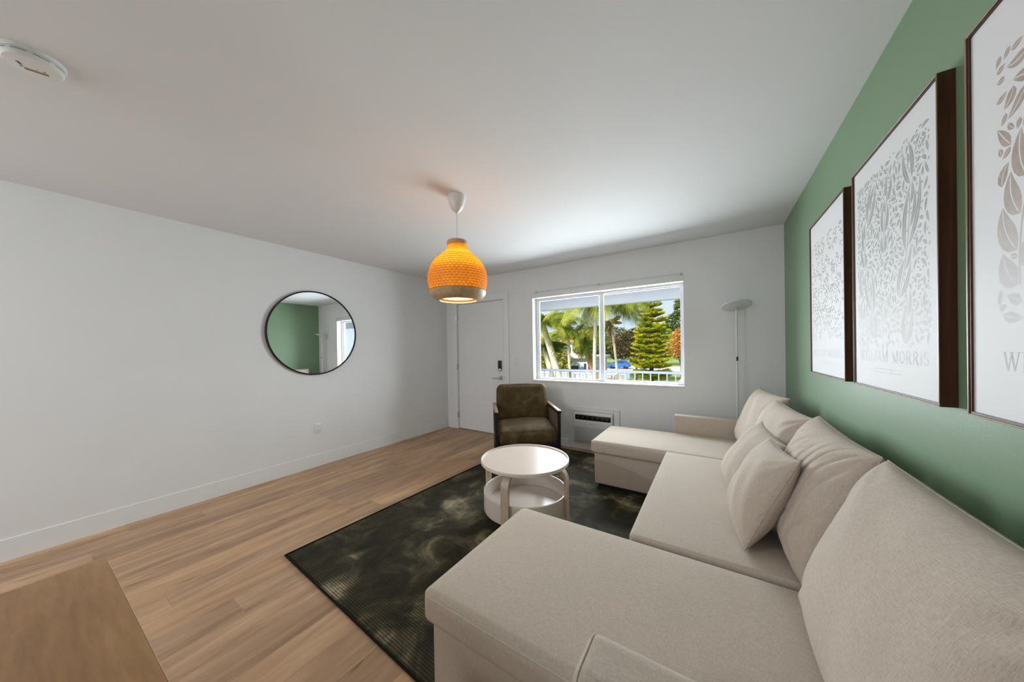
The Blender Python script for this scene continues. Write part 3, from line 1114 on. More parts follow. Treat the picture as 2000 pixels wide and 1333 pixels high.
# loose cushions -----------------------------------------------------
def pillow_mesh(name, w_, h_, t_, seed, ear=0.05, folds=(), wamp=1.0, nu=72, nv=60, p=3.4, e=0.47, sag=0.0):
    rn = random.Random(seed)
    ph = [rn.uniform(0, 6.28) for _ in range(12)]
    bm = bmesh.new()
    vs = {}

    def pos(i, j, side):
        u, v = -1 + 2 * i / nu, -1 + 2 * j / nv
        # denser sampling near the rim
        u = math.sin(u * PI / 2) * 0.55 + u * 0.45
        v = math.sin(v * PI / 2) * 0.55 + v * 0.45
        x = w_ / 2 * u * (1 - ear * (1 - v * v))
        z = h_ / 2 * v * (1 - ear * (1 - u * u))
        prof = max(0, 1 - abs(u) ** p) ** e * max(0, 1 - abs(v) ** p) ** e
        th = t_ / 2 * prof
        th *= 1 + sag * (-v) * 0.5
        wr = 0.0
        for ci, (cu, cv) in enumerate(((-1, -1), (1, -1), (1, 1), (-1, 1))):
            du, dv = (u - cu) * w_ / 2, (v - cv) * h_ / 2
            d_ = math.hypot(du, dv) + 1e-6
            an = math.atan2(dv * -cv, du * -cu)
            wr += wamp * 0.0075 * math.exp(-((d_ - 0.11) / 0.08) ** 2) * math.sin((11 + ci) * an + ph[ci])
        for k in range(3):
            wr += 0.0016 * math.sin(u * (5 + 3 * k) + v * (7 - 2 * k) + ph[4 + k]) * prof
        if side < 0:
            for (fu, fv, ang, ln, dep, sp, cnt) in folds:
                ca, sa = math.cos(ang), math.sin(ang)
                q = (u - fu) * ca + (v - fv) * sa
                s_ = -(u - fu) * sa + (v - fv) * ca + 0.25 * q * q
                wr += -dep * math.exp(-(q / ln) ** 2) * math.exp(-(s_ / (sp * cnt)) ** 2) * max(0.0, math.cos(2 * PI * s_ / sp)) ** 3
        th += wr * min(1, prof * 3)
        return Vector((x, side * th, z))
    for side in (-1, 1):
        for i in range(nu + 1):
            for j in range(nv + 1):
                edge = i in (0, nu) or j in (0, nv)
                if edge and side == 1:
                    vs[(i, j, 1)] = vs[(i, j, -1)]
                else:
                    vs[(i, j, side)] = bm.verts.new(pos(i, j, side))
        for i in range(nu):
            for j in range(nv):
                bm.faces.new((vs[(i, j, side)], vs[(i + 1, j, side)], vs[(i + 1, j + 1, side)], vs[(i, j + 1, side)]))
    bmesh.ops.recalc_face_normals(bm, faces=bm.faces)
    # rim loop for piping
    rim = [vs[(i, 0, -1)].co.copy() for i in range(nu)] + [vs[(nu, j, -1)].co.copy() for j in range(nv)] + [vs[(i, nv, -1)].co.copy() for i in range(nu, 0, -1)] + [vs[(0, j, -1)].co.copy() for j in range(nv, 0, -1)]
    me = bpy.data.meshes.new(name)
    bm.to_mesh(me)
    bm.free()
    for q in me.polygons:
        q.use_smooth = True
    me.materials.append(M['linen'])
    return me, rim


def cushion(name, label, cat, group, loc, rot, w_, h_, t_, seed, **kw):
    me, rim = pillow_mesh(name, w_, h_, t_, seed, **kw)
    o = link(name, me, None, None, loc, rot)
    tag(o, label, cat, group)
    bm = bmesh.new()
    tube(bm, rim + [rim[0]], 0.0016, 5, False)
    done(bm, 'seam', M['linen'], o, True)
    return o


BG = 'loose back cushions of the sectional sofa'
LEAN = R(-20)
cushion('back_cushion', 'back cushion farthest along the sofa, beside the floor lamp', 'cushion', BG, (4.122, -0.680, 0.684), (LEAN, 0, R(-82)), 0.66, 0.515, 0.20, 1, wamp=0.25, ear=0.045)
cushion('back_cushion', 'back cushion second from the lamp, partly behind the small pillows', 'cushion', BG, (4.130, -1.358, 0.676), (LEAN, 0, R(-85)), 0.67, 0.515, 0.20, 2, wamp=0.4, ear=0.045)
cushion('back_cushion', 'deeply wrinkled back cushion just behind the nearer throw pillow', 'cushion', BG, (4.166, -2.060, 0.694), (LEAN, 0, R(-90)), 0.70, 0.53, 0.20, 3, ear=0.05,
        wamp=0.3, folds=((0.42, 0.30, R(76), 0.60, 0.011, 0.17, 2.3), (0.66, -0.50, R(66), 0.42, 0.012, 0.24, 1.0), (-0.25, 0.62, R(40), 0.30, 0.007, 0.22, 1.2)), nu=120, nv=90)
cushion('back_cushion', 'largest-looking back cushion at the near end, on the near chaise', 'cushion', BG, (4.163, -2.850, 0.696), (LEAN, 0, R(-89)), 0.76, 0.545, 0.195, 4, wamp=0.45, ear=0.03)
TG = 'small throw pillows on the sofa'
cushion('throw_pillow', 'small square throw pillow standing in front of the other one', 'pillow', TG, (3.985, -2.025, 0.640), (R(-25), R(-3), R(-86)), 0.47, 0.43, 0.175, 8, ear=0.06, wamp=0.12, p=2.3, e=0.5)
cushion('throw_pillow', 'small throw pillow tucked behind the front one', 'pillow', TG, (3.985, -1.535, 0.622), (R(-32), R(4), R(-84)), 0.47, 0.42, 0.165, 9, ear=0.06, wamp=0.12, p=2.3, e=0.5)

# ================================================================== COFFEE TABLE
RC = 0.332
tb = thing('coffee_table', 'round whitewashed coffee table with a deep lower tray on bent wood legs', 'table', (2.600, -1.828, 0))
ZT_ = 0.480
lab(latheo('tabletop', [(0, ZT_ - 0.026), (RC - 0.006, ZT_ - 0.026), (RC, ZT_ - 0.022), (RC, ZT_ - 0.003), (RC - 0.002, ZT_), (RC - 0.007, ZT_), (RC - 0.009, ZT_ - 0.003), (RC - 0.010, ZT_ - 0.011), (0, ZT_ - 0.011)], M['birch'], tb, 96), 'pale round top with a raised rim')
tr = latheo('tray', [(0, 0.118), (0.300, 0.118), (0.304, 0.112), (0.312, 0.112), (0.314, 0.118), (0.314, 0.246), (0.311, 0.250), (0.305, 0.250), (0.302, 0.246), (0.302, 0.140), (0, 0.140)], M['birch'], tb, 96)


def bent_leg(th):
    """Laminated strip: foot, upright, bend and flat run below the top."""
    wd_, tk = 0.058, 0.020
    ro = 0.334
    prof = [(ro, 0.0105), (ro, 0.36)]
    for k in range(1, 9):
        t = k / 8 * PI / 2
        prof.append((ro - 0.085 * (1 - math.cos(t)), 0.36 + 0.0935 * math.sin(t)))
    prof.append((0.12, 0.4535))
    bm = bmesh.new()
    secs = []
    for i, (r_, z_) in enumerate(prof):
        r0, z0 = prof[max(i - 1, 0)]
        r1, z1 = prof[min(i + 1, len(prof) - 1)]
        d_ = Vector((r1 - r0, z1 - z0)).normalized()
        nrm = Vector((-d_.y, d_.x))     # points inward / down
        secs.append([bm.verts.new((r_ + nrm.x * a_, s_ * wd_ / 2, z_ + nrm.y * a_)) for a_, s_ in ((0, -1), (0, 1), (tk, 1), (tk, -1))])
    for A, B in zip(secs, secs[1:]):
        for k in range(4):
            bm.faces.new((A[k], A[(k + 1) % 4], B[(k + 1) % 4], B[k]))
    bm.faces.new(secs[0])
    bm.faces.new(list(reversed(secs[-1])))
    bmesh.ops.bevel(bm, geom=[e_ for e_ in bm.edges if len(e_.link_faces) == 2 and e_.calc_face_angle() > 1.2], offset=0.002, segments=1, affect='EDGES')
    o = done(bm, 'leg', M['beech'], tb, rot=(0, 0, th))
    auto_smooth(o, 40)
    return o


base_ang = math.atan2(rt.y, rt.x)
for k in range(4):
    bent_leg(base_ang + R(-27 + 90 * k))

# ================================================================== ARMCHAIR
ch = thing('armchair', 'olive velvet armchair with a black frame and cane sides beside the window wall', 'armchair', (1.905, -0.660, 0), R(38))


def post(name, x, y, z0, z1, w_=0.034, dx=0, dy=0, ma=M['black']):
    bm = bmesh.new()
    vs = box(bm, -w_ / 2, w_ / 2, -w_ / 2, w_ / 2, z0, z1, 0.0)
    for v in bm.verts:
        t = (v.co.z - z0) / (z1 - z0)
        k = 0.75 + 0.25 * min(1, t * 1.6)
        v.co.x = v.co.x * k + x + dx * t
        v.co.y = v.co.y * k + y + dy * t
    bmesh.ops.bevel(bm, geom=list(bm.edges), offset=0.004, segments=2, affect='EDGES')
    o = done(bm, name, ma, ch)
    auto_smooth(o)
    return o


RZ = 0.0
for s in (-1, 1):
    lx = s * 0.345
    u = Vector((1.905, -0.660)) + Vector((lx * math.cos(R(38)) + 0.32 * math.sin(R(38)), lx * math.sin(R(38)) - 0.32 * math.cos(R(38)))) - Vector((1.497, -2.990))
    u.rotate(Matrix.Rotation(-RA, 2))
    z_f = 0.0105 if (0 < u.x < rug_w and 0 < u.y < rug_l) else 0.0
    post('leg', lx, -0.320, z_f, 0.605)
    u = Vector((1.905, -0.660)) + Vector((lx * math.cos(R(38)) - 0.27 * math.sin(R(38)), lx * math.sin(R(38)) + 0.27 * math.cos(R(38)))) - Vector((1.497, -2.990))
    u.rotate(Matrix.Rotation(-RA, 2))
    z_r = 0.0105 if (0 < u.x < rug_w and 0 < u.y < rug_l) else 0.0
    post('leg', lx, 0.270, z_r, 0.605, dy=0.03)
    # wooden arm on a black rail
    ar = boxo('arm', (lx - 0.022, lx + 0.022, -0.345, 0.325, 0.604, 0.624), M['arm_wood'], ch, 0.008, 3)
    boxo('arm_cap', (lx - 0.024, lx + 0.024, -0.352, -0.334, 0.598, 0.622), M['black'], ar, 0.005, 2)
    boxo('side_rail', (lx - 0.013, lx + 0.013, -0.31, 0.27, 0.215, 0.255), M['black'], ch, 0.004)
    boxo('side_rail', (lx - 0.012, lx + 0.012, -0.31, 0.27, 0.578, 0.604), M['black'], ch, 0.004)
    bm = bmesh.new()
    for i in range(31):
        y = -0.298 + i * 0.0187
        box(bm, lx - 0.0022, lx + 0.0022, y, y + 0.0085, 0.25, 0.58)
    for i in range(17):
        z = 0.258 + i * 0.0195
        box(bm, lx - 0.0030, lx + 0.0030, -0.305, 0.275, z, z + 0.006)
    o = lab(done(bm, 'cane_panel', simple('cane_webbing', (0.17, 0.105, 0.07), 0.6, var=0.2, scale=40), ch), 'brown woven cane side panel')
    o['kind'] = 'stuff'
boxo('front_rail', (-0.33, 0.33, -0.335, -0.305, 0.200, 0.262), M['black'], ch, 0.005)
boxo('rear_rail', (-0.33, 0.33, 0.26, 0.29, 0.215, 0.262), M['black'], ch, 0.005)
boxo('back_frame_rail', (-0.33, 0.33, 0.300, 0.325, 0.560, 0.600), M['black'], ch, 0.005)
boxo('seat_deck', (-0.325, 0.325, -0.31, 0.27, 0.232, 0.262), M['dark'], ch, 0.004)


def seat_warp(p):
    # front edge rolls down a little; top dished
    t = (p.y + 0.30) / 0.60
    p.z += -0.012 * (1 - t) + 0.004 * math.sin(p.x * 9) * (1 if p.z > 0 else 0)
    return p


bm = soft_box(0.322, 0.315, 0.082, 0.058, (0.004, 0.014, 0.026), 14, 5, seat_warp)
done(bm, 'seat_cushion', M['velvet'], ch, True, loc=(0, -0.030, 0.350), rot=(R(3), 0, 0))


def back_warp(p):
    p.y += 0.03 * (p.x / 0.3) ** 2 * -0.5
    return p


bm = soft_box(0.318, 0.072, 0.228, 0.064, (0.006, 0.026, 0.014), 14, 5, back_warp)
done(bm, 'back_cushion', M['velvet'], ch, True, loc=(0, 0.235, 0.625), rot=(R(-14), 0, 0))

# ================================================================== FLOOR LAMP
fl = thing('floor_lamp', 'slim white torchiere floor lamp with a flat disc head in the back corner', 'floor lamp', (4.005, -0.118, 0))
latheo('base', [(0, 0), (0.108, 0), (0.112, 0.004), (0.110, 0.016), (0.10, 0.020), (0.016, 0.024), (0.0, 0.024)], M['lamp_white'], fl, 48)
tubeo('pole', [(0, 0, 0.02), (0, 0, 1.655)], 0.0088, M['lamp_white'], fl, 14)
lab(boxo('switch', (-0.006, 0.010, -0.013, -0.004, 1.155, 1.195), M['dark'], fl, 0.002), 'small black touch switch')
hd = latheo('lamp_head', [(0, -0.012), (0.018, -0.012), (0.030, -0.006), (0.118, -0.003), (0.124, 0.002), (0.124, 0.008), (0.120, 0.012), (0, 0.012)], M['lamp_white'], fl, 64, loc=(0, -0.012, 1.690))
hd.rotation_euler = Vector((-0.10, 0.33, 1.0)).to_track_quat('Z', 'Y').to_euler()
boxo('pivot', (-0.010, 0.010, -0.016, 0.004, 1.645, 1.676), M['grey_plastic'], fl, 0.003)

# ================================================================== PENDANT LAMP
PX, PY = 2.236, -2.140
pl = thing('pendant_lamp', 'lit woven bamboo pendant lamp hanging on a white cord from the ceiling', 'pendant lamp', (PX, PY, H))


def zz(prof):
    return [(r_, z_ - H) for r_, z_ in prof]


latheo('canopy', zz([(0, 2.440), (0.062, 2.440), (0.065, 2.432), (0.062, 2.400), (0.052, 2.362), (0.036, 2.335), (0.016, 2.318), (0.008, 2.312), (0, 2.312)]), M['lamp_white'], pl, 48)
tubeo('cord', [(0, 0, 2.315 - H), (0.001, 0, 2.20 - H), (0, 0, 2.05 - H)], 0.0035, M['lamp_white'], pl, 8)
SH = [(0.070, 2.085), (0.071, 2.072), (0.076, 2.050), (0.092, 2.022), (0.130, 1.995), (0.165, 1.962), (0.190, 1.925), (0.208, 1.885), (0.217, 1.845), (0.216, 1.805), (0.211, 1.770), (0.203, 1.735), (0.200, 1.725)]
inner_ = [(r_ - 0.004, z_) for r_, z_ in reversed(SH)]
shade = lab(latheo('shade', zz(SH + inner_), M['shade'], pl, 64, True, ang=60), 'glowing amber bamboo shade')


def rad_at(z):
    for (r0, z0), (r1, z1) in zip(SH, SH[1:]):
        if z1 <= z <= z0:
            t = (z0 - z) / (z0 - z1)
            return r0 + (r1 - r0) * t
    return SH[-1][0]


bm = bmesh.new()
zs = [1.738 + 0.0175 * k for k in range(15)]
for z in zs:                                           # horizontal splints
    r_ = rad_at(z) + 0.0026
    n = 64
    lo = [bm.verts.new((r_ * math.cos(2 * PI * k / n), r_ * math.sin(2 * PI * k / n), z - 0.0015 - H)) for k in range(n)]
    hi = [bm.verts.new((r_ * math.cos(2 * PI * k / n), r_ * math.sin(2 * PI * k / n), z + 0.0015 - H)) for k in range(n)]
    for k in range(n):
        bm.faces.new((lo[k], lo[(k + 1) % n], hi[(k + 1) % n], hi[k]))
for s in (-1, 1):                                      # crossing diagonal splints
    for k in range(44):
        prev = None
        a0 = 2 * PI * k / 44
        for i in range(18):
            z = 1.728 + (2.082 - 1.728) * i / 17
            r_ = rad_at(z) + 0.0016
            a_ = a0 + s * (z - 1.728) * 3.6
            h_ = 0.0012 / r_
            p0 = bm.verts.new((r_ * math.cos(a_ - h_), r_ * math.sin(a_ - h_), z - H))
            p1 = bm.verts.new((r_ * math.cos(a_ + h_), r_ * math.sin(a_ + h_), z - H))
            if prev:
                bm.faces.new((prev[0], prev[1], p1, p0))
            prev = (p0, p1)
o = done(bm, 'woven_splints', M['bamboo'], shade)
o['kind'] = 'stuff'
latheo('top_ring', zz([(0.060, 2.104), (0.070, 2.106), (0.075, 2.100), (0.075, 2.078), (0.071, 2.074), (0.064, 2.078)]), M['bamboo_rim'], pl, 48, True)
lab(latheo('bottom_rim', zz([(0.201, 1.738), (0.206, 1.732), (0.202, 1.712), (0.184, 1.690), (0.152, 1.672), (0.134, 1.668), (0.133, 1.675), (0.148, 1.680), (0.176, 1.696), (0.194, 1.716), (0.197, 1.732)]), M['bamboo_rim'], pl, 64, True), 'bound bamboo lower rim')
lab(latheo('diffuser', zz([(0, 1.690), (0.128, 1.690), (0.137, 1.694), (0.128, 1.697), (0, 1.697)]), M['bulb'], pl, 48), 'bright lit diffuser disc')
latheo('inner_sleeve', zz([(0.085, 1.70), (0.085, 1.872), (0.082, 1.872), (0.082, 1.70)]), M['inner'], pl, 40, True)
latheo('top_plate', zz([(0, 2.086), (0.066, 2.086), (0.066, 2.082), (0, 2.082)]), M['bamboo_rim'], pl, 40)
latheo('socket', zz([(0, 2.06), (0.018, 2.06), (0.020, 2.00), (0.020, 1.96), (0, 1.96)]), M['lamp_white'], pl, 20)
lp = light('pendant_bulb', 'POINT', (PX, PY, 1.86), 2.6, (1.0, 0.86, 0.62), size=0.03)
lp2 = light('pendant_downlight', 'AREA', (PX, PY, 1.686), 2.4, (1.0, 0.84, 0.62), (0, 0, 0), 0.22, 0.22)
lp2.data.shape = 'DISK'

# ================================================================== SMOKE DETECTOR
sd = thing('smoke_detector', 'white round smoke detector with a yellow label on the ceiling', 'smoke detector', (1.652, -3.840, H))
latheo('base', [(0, 0), (0.076, 0), (0.076, -0.010), (0.073, -0.013), (0, -0.013)], M['white_plastic'], sd, 64)
bm = bmesh.new()
lathe(bm, [(0, -0.013), (0.068, -0.013), (0.070, -0.0155), (0.0715, -0.018), (0.071, -0.028), (0.064, -0.035), (0.050, -0.0375), (0, -0.0385)], 64)
cv = done(bm, 'cover', M['white_plastic'], sd)
auto_smooth(cv, 30)
for k in range(9):
    a_ = 2 * PI * k / 9
    bm = bmesh.new()
    n = 6
    for i in range(n):
        pass
    vs0, vs1 = [], []
    for i in range(n + 1):
        t = a_ + (i / n) * (2 * PI / 9) * 0.74
        vs0.append(bm.verts.new((0.0718 * math.cos(t), 0.0718 * math.sin(t), -0.0195)))
        vs1.append(bm.verts.new((0.0720 * math.cos(t), 0.0720 * math.sin(t), -0.0215)))
    for i in range(n):
        bm.faces.new((vs0[i], vs0[i + 1], vs1[i + 1], vs1[i]))
    done(bm, 'vent_slot', M['dark'], cv)
sdang = math.atan2(rt.y, rt.x) + R(42)
for (u0, u1, v0, v1, nm, ma) in ((-0.024, 0.030, 0.012, 0.024, 'label_strip', 'label'), (-0.034, -0.025, -0.014, -0.009, 'sound_slot', 'dark'), (-0.031, -0.022, -0.006, -0.001, 'sound_slot', 'dark'), (-0.032, -0.024, 0.008, 0.011, 'sound_slot', 'dark'), (0.022, 0.027, 0.000, 0.004, 'test_hole', 'dark'), (0.004, 0.009, 0.003, 0.007, 'indicator', 'blue_dot')):
    boxo(nm, (u0, u1, v0, v1, -0.0392, -0.0365), M[ma], cv, 0.0008, 1, rot=(0, 0, sdang))

# ================================================================== SIDEBOARD (near left corner of the picture)
sb = thing('sideboard', 'light oak sideboard with a plain veneered top in the near corner', 'sideboard', (2.80, -3.97, 0), R(1.4))
SBX, SBY, SBZ = (-0.385, 0.46), (-0.26, 0.225), 0.750
boxo('top', (SBX[0], SBX[1], SBY[0], SBY[1], SBZ - 0.022, SBZ), M['oak'], sb, 0.0012, 1)
lab(boxo('edge_band', (SBX[0], SBX[1], SBY[1], SBY[1] + 0.0012, SBZ - 0.022, SBZ - 0.0002), M['oak_edge'], sb, 0.0006, 1), 'paler oak edge band')
boxo('carcass', (SBX[0] + 0.010, SBX[1] - 0.010, SBY[0] + 0.008, SBY[1] - 0.022, 0.12, SBZ - 0.022), M['oak'], sb, 0.001, 1)
mid = (SBX[0] + SBX[1]) / 2
for x0, x1, kx in ((SBX[0] + 0.012, mid - 0.002, mid - 0.05), (mid + 0.002, SBX[1] - 0.012, mid + 0.05)):
    d_ = boxo('door', (x0, x1, SBY[1] - 0.021, SBY[1] - 0.003, 0.125, SBZ - 0.026), M['oak'], sb, 0.001, 1)
    bm = bmesh.new()
    kxx = SBX[0] + 0.115 if x0 < mid - 0.01 else SBX[1] - 0.115
    tube(bm, [(kxx, SBY[1] - 0.004, 0.615), (kxx, SBY[1] + 0.022, 0.615)], 0.004, 8)
    box(bm, kxx - 0.009, kxx + 0.009, SBY[1] + 0.019, SBY[1] + 0.029, 0.606, 0.624, 0.003, 2)
    lab(done(bm, 'knob', M['black'], d_), 'small black knob')
for x in (SBX[0] + 0.05, SBX[1] - 0.05):
    for y in (SBY[0] + 0.05, SBY[1] - 0.06):
        tubeo('leg', [(x, y, 0.0), (x, y, 0.122)], [0.012, 0.018], M['oak'], sb, 12)

# ================================================================== OUTSIDE
GZ = -2.4
M['concrete'] = simple('balcony_concrete', (0.20, 0.195, 0.19), 0.8, var=0.08, bmp=0.2)
M['soffit'] = simple('white_soffit', (0.50, 0.50, 0.54), 0.7, var=0.02)
M['rail'] = simple('pale_blue_rail_paint', (0.36, 0.41, 0.56), 0.4, var=0.03)
M['grass'] = simple('lawn_grass', (0.20, 0.26, 0.06), 0.9, var=0.4, scale=0.6, bmp=0.5, bscale=6)
M['stucco'] = simple('lilac_stucco', (0.50, 0.53, 0.80), 0.85, var=0.04, bmp=0.2)
M['white_out'] = simple('white_exterior_paint', (0.62, 0.61, 0.66), 0.6, var=0.03)
M['pink_out'] = simple('pinkish_panel', (0.50, 0.42, 0.47), 0.7, var=0.05)
M['tile'] = simple('terracotta_roof', (0.48, 0.22, 0.14), 0.8, var=0.2, scale=5)
M['dark_glass'] = simple('dark_window_glass', (0.03, 0.04, 0.07), 0.08, var=0.1)
M['car_blue'] = simple('blue_car_paint', (0.03, 0.14, 0.55), 0.25, 0.2, var=0.05)
M['tyre'] = simple('tyre_rubber', (0.015, 0.015, 0.017), 0.8, var=0.1)
M['asphalt'] = simple('pale_driveway', (0.50, 0.47, 0.45), 0.9, var=0.06)
M['bark_pale'] = simple('pale_palm_bark', (0.62, 0.54, 0.44), 0.9, var=0.25, scale=3, bmp=0.5, bscale=9)
M['bark_dark'] = simple('dark_bark', (0.16, 0.10, 0.07), 0.9, var=0.3, scale=5, bmp=0.5, bscale=9)
M['bark_red'] = simple('dry_frond_brown', (0.42, 0.20, 0.11), 0.9, var=0.3, scale=4)

struct(boxo('ground', (-60, 40, 1.6, 110, GZ - 0.3, GZ), M['grass']))
struct(boxo('balcony_floor', (-2.5, 7.0, T, 1.50, -0.17, -0.03), M['concrete']))
struct(boxo('balcony_roof', (-2.5, 7.0, T, 1.62, 2.20, 2.36), M['soffit']))
struct(boxo('balcony_beam', (-2.5, 7.0, 1.48, 1.62, 2.035, 2.20), M['soffit'], None, 0.004))
struct(boxo('driveway', (-14, 6, 46, 62, GZ, GZ + 0.02), M['asphalt']))

rl = thing('balcony_railing', 'pale blue metal balcony railing outside the window', 'railing', (2.0, 1.42, -0.03))
boxo('top_rail', (-3.4, 4.6, -0.022, 0.022, 0.915, 0.955), M['rail'], rl, 0.006, 2)
boxo('bottom_rail', (-3.4, 4.6, -0.015, 0.015, 0.10, 0.13), M['rail'], rl, 0.004, 1)
bal = None
nb = 0
x = -3.33
while x < 4.55:
    if bal is None:
        o = boxo('baluster', (-0.008, 0.008, -0.008, 0.008, 0.12, 0.92), M['rail'], rl, loc=(x, 0, 0))
        bal = o.data
    else:
        link('baluster', bal, None, rl, (x, 0, 0))
    x += 0.1165
for x in (-3.38, -1.4, 0.6, 2.6, 4.58):
    boxo('post', (x - 0.02, x + 0.02, -0.02, 0.02, 0.0, 0.93), M['rail'], rl, 0.003, 1)


# ---- vegetation
def leaf_mat(name, c0, c1, c2, tw=0.35, tint=False):
    ma = bpy.data.materials.new(name)
    ma.use_nodes = True
    nt = ma.node_tree
    nt.nodes.remove(nt.nodes['Principled BSDF'])
    f = noise(nt, coords(nt, 'Object', (1, 1, 1)), 2.3, 4, 0.65)
    c = ramp(nt, f, [(0.33, c0), (0.5, c1), (0.66, c2)])
    if tint:
        oi = node(nt, 'ShaderNodeObjectInfo')
        c = mixc(nt, 1.0, c, ramp(nt, oi.outputs['Random'], [(0.0, (0.22, 0.30, 0.22)), (0.45, (0.7, 0.75, 0.6)), (1.0, (1.15, 1.1, 1.0))]), 'MULTIPLY')
    d = node(nt, 'ShaderNodeBsdfDiffuse')
    t = node(nt, 'ShaderNodeBsdfTranslucent')
    nt.links.new(c, d.inputs['Color'])
    nt.links.new(c, t.inputs['Color'])
    mx = node(nt, 'ShaderNodeMixShader')
    mx.inputs[0].default_value = tw
    nt.links.new(d.outputs[0], mx.inputs[1])
    nt.links.new(t.outputs[0], mx.inputs[2])
    nt.links.new(mx.outputs[0], nt.nodes['Material Output'].inputs['Surface'])
    return ma


M['frond'] = leaf_mat('palm_frond_green', (0.10, 0.16, 0.03), (0.34, 0.38, 0.06), (0.62, 0.60, 0.16), 0.35, True)
M['pine'] = leaf_mat('bright_pine_green', (0.16, 0.22, 0.015), (0.46, 0.48, 0.02), (0.72, 0.66, 0.04))
M['bush'] = leaf_mat('yellow_green_leaves', (0.16, 0.18, 0.03), (0.42, 0.40, 0.07), (0.66, 0.58, 0.18))
M['dark_leaf'] = leaf_mat('dark_bronze_leaves', (0.03, 0.035, 0.015), (0.12, 0.10, 0.05), (0.34, 0.22, 0.12))
M['deep_leaf'] = leaf_mat('deep_green_leaves', (0.03, 0.05, 0.02), (0.12, 0.17, 0.05), (0.30, 0.34, 0.10))
M['orange_leaf'] = leaf_mat('orange_brown_leaves', (0.25, 0.12, 0.03), (0.58, 0.30, 0.08), (0.78, 0.52, 0.18))
M['dry'] = leaf_mat('dry_palm_thatch', (0.22, 0.12, 0.06), (0.42, 0.27, 0.13), (0.60, 0.45, 0.22))


def frond_mesh(seed, ln, droop, lw=0.035, ll=0.42):
    rn = random.Random(seed)
    V, F = [], []
    n = 16
    pts = []
    for i in range(n + 1):
        t = i / n
        pts.append(Vector((ln * (t - 0.12 * droop * t * t), 0, ln * (0.34 * t - droop * t * t * 0.75))))
    for i in range(n):
        a_, b_ = pts[i], pts[i + 1]
        w_ = 0.028 * (1 - i / n) + 0.006
        k = len(V)
        V += [a_ + Vector((0, w_, 0)), a_ - Vector((0, w_, 0)), b_ - Vector((0, w_ * 0.9, 0)), b_ + Vector((0, w_ * 0.9, 0))]
        F.append((k, k + 1, k + 2, k + 3))
    for i in range(3 * n):
        t = 0.10 + 0.90 * i / (3 * n)
        q = t * n
        k0 = min(int(q), n - 1)
        p = pts[k0].lerp(pts[k0 + 1], q - k0)
        d_ = (pts[k0 + 1] - pts[k0]).normalized()
        L = ll * (math.sin(PI * (0.15 + 0.8 * t)) * 0.9 + 0.15) * rn.uniform(0.85, 1.1)
        for s in (-1, 1):
            hang = 0.45 + 0.65 * droop + rn.uniform(-0.1, 0.15)
            tip = p + d_ * L * 0.45 + Vector((0, s * L * 0.8, -L * hang))
            midp = p + (tip - p) * 0.5 + Vector((0, 0, L * 0.10))
            k = len(V)
            V += [p + d_ * lw * 0.4, p - d_ * lw * 0.4, midp - d_ * lw * 0.5, midp + d_ * lw * 0.5, tip]
            F += [(k, k + 1, k + 2, k + 3), (k + 3, k + 2, k + 4)]
    me = bpy.data.meshes.new('frond')
    me.from_pydata([tuple(v) for v in V], [], F)
    return me


def palm(label, base, top, r0, r1, nf, ln, droops, seed, fm, trunk_mat, lw=0.05, ll=0.5, thatch=0, fan_bias=None):
    t = thing('palm_tree', label, 'palm tree', base, 0, 'palm trees outside the window')
    d_ = Vector(top) - Vector(base)
    pts, rads = [], []
    n = 12
    for i in range(n + 1):
        q = i / n
        bow = Vector((0.12 * math.sin(q * PI) * (1 if seed % 2 else -1), 0, 0))
        pts.append(d_ * q + bow)
        rads.append((r0 + (r1 - r0) * q) * (1 + 0.06 * (i % 2)))
    tubeo('trunk', pts, rads, trunk_mat, t, 10)
    rn = random.Random(seed)
    meshes = [frond_mesh(seed * 10 + k, ln, dr, lw, ll) for k, dr in enumerate(droops)]
    for me in meshes:
        me.materials.append(fm)
    for k in range(nf):
        o = link('frond', meshes[k % len(meshes)], None, t, tuple(d_))
        o.rotation_euler = (rn.uniform(-0.25, 0.25), rn.uniform(-0.75, 0.15), 2 * PI * k / nf * 1.618 * 2 + rn.uniform(-0.2, 0.2))
        s_ = rn.uniform(0.85, 1.1)
        o.scale = (s_, s_, s_)
    if thatch:
        V, F = [], []
        for k in range(thatch):
            a_ = rn.uniform(0, 2 * PI)
            z_ = rn.uniform(-0.9, 0.05)
            rr = rn.uniform(0.03, 0.30) * (1 + z_ * 0.3)
            p = d_ + Vector((math.cos(a_) * 0.06, math.sin(a_) * 0.06, z_ + 0.15))
            q = d_ + Vector((math.cos(a_) * (rr + 0.1), math.sin(a_) * (rr + 0.1), z_ - rn.uniform(0.15, 0.4)))
            w_ = Vector((-math.sin(a_), math.cos(a_), 0)) * 0.025
            i0 = len(V)
            V += [p + w_, p - w_, q]
            F.append((i0, i0 + 1, i0 + 2))
        me = bpy.data.meshes.new('dry_thatch')
        me.from_pydata([tuple(v) for v in V], [], F)
        o = link('dry_thatch', me, M['dry'], t)
        o['kind'] = 'stuff'
        o['label'] = 'shaggy dry brown fronds'
    return t


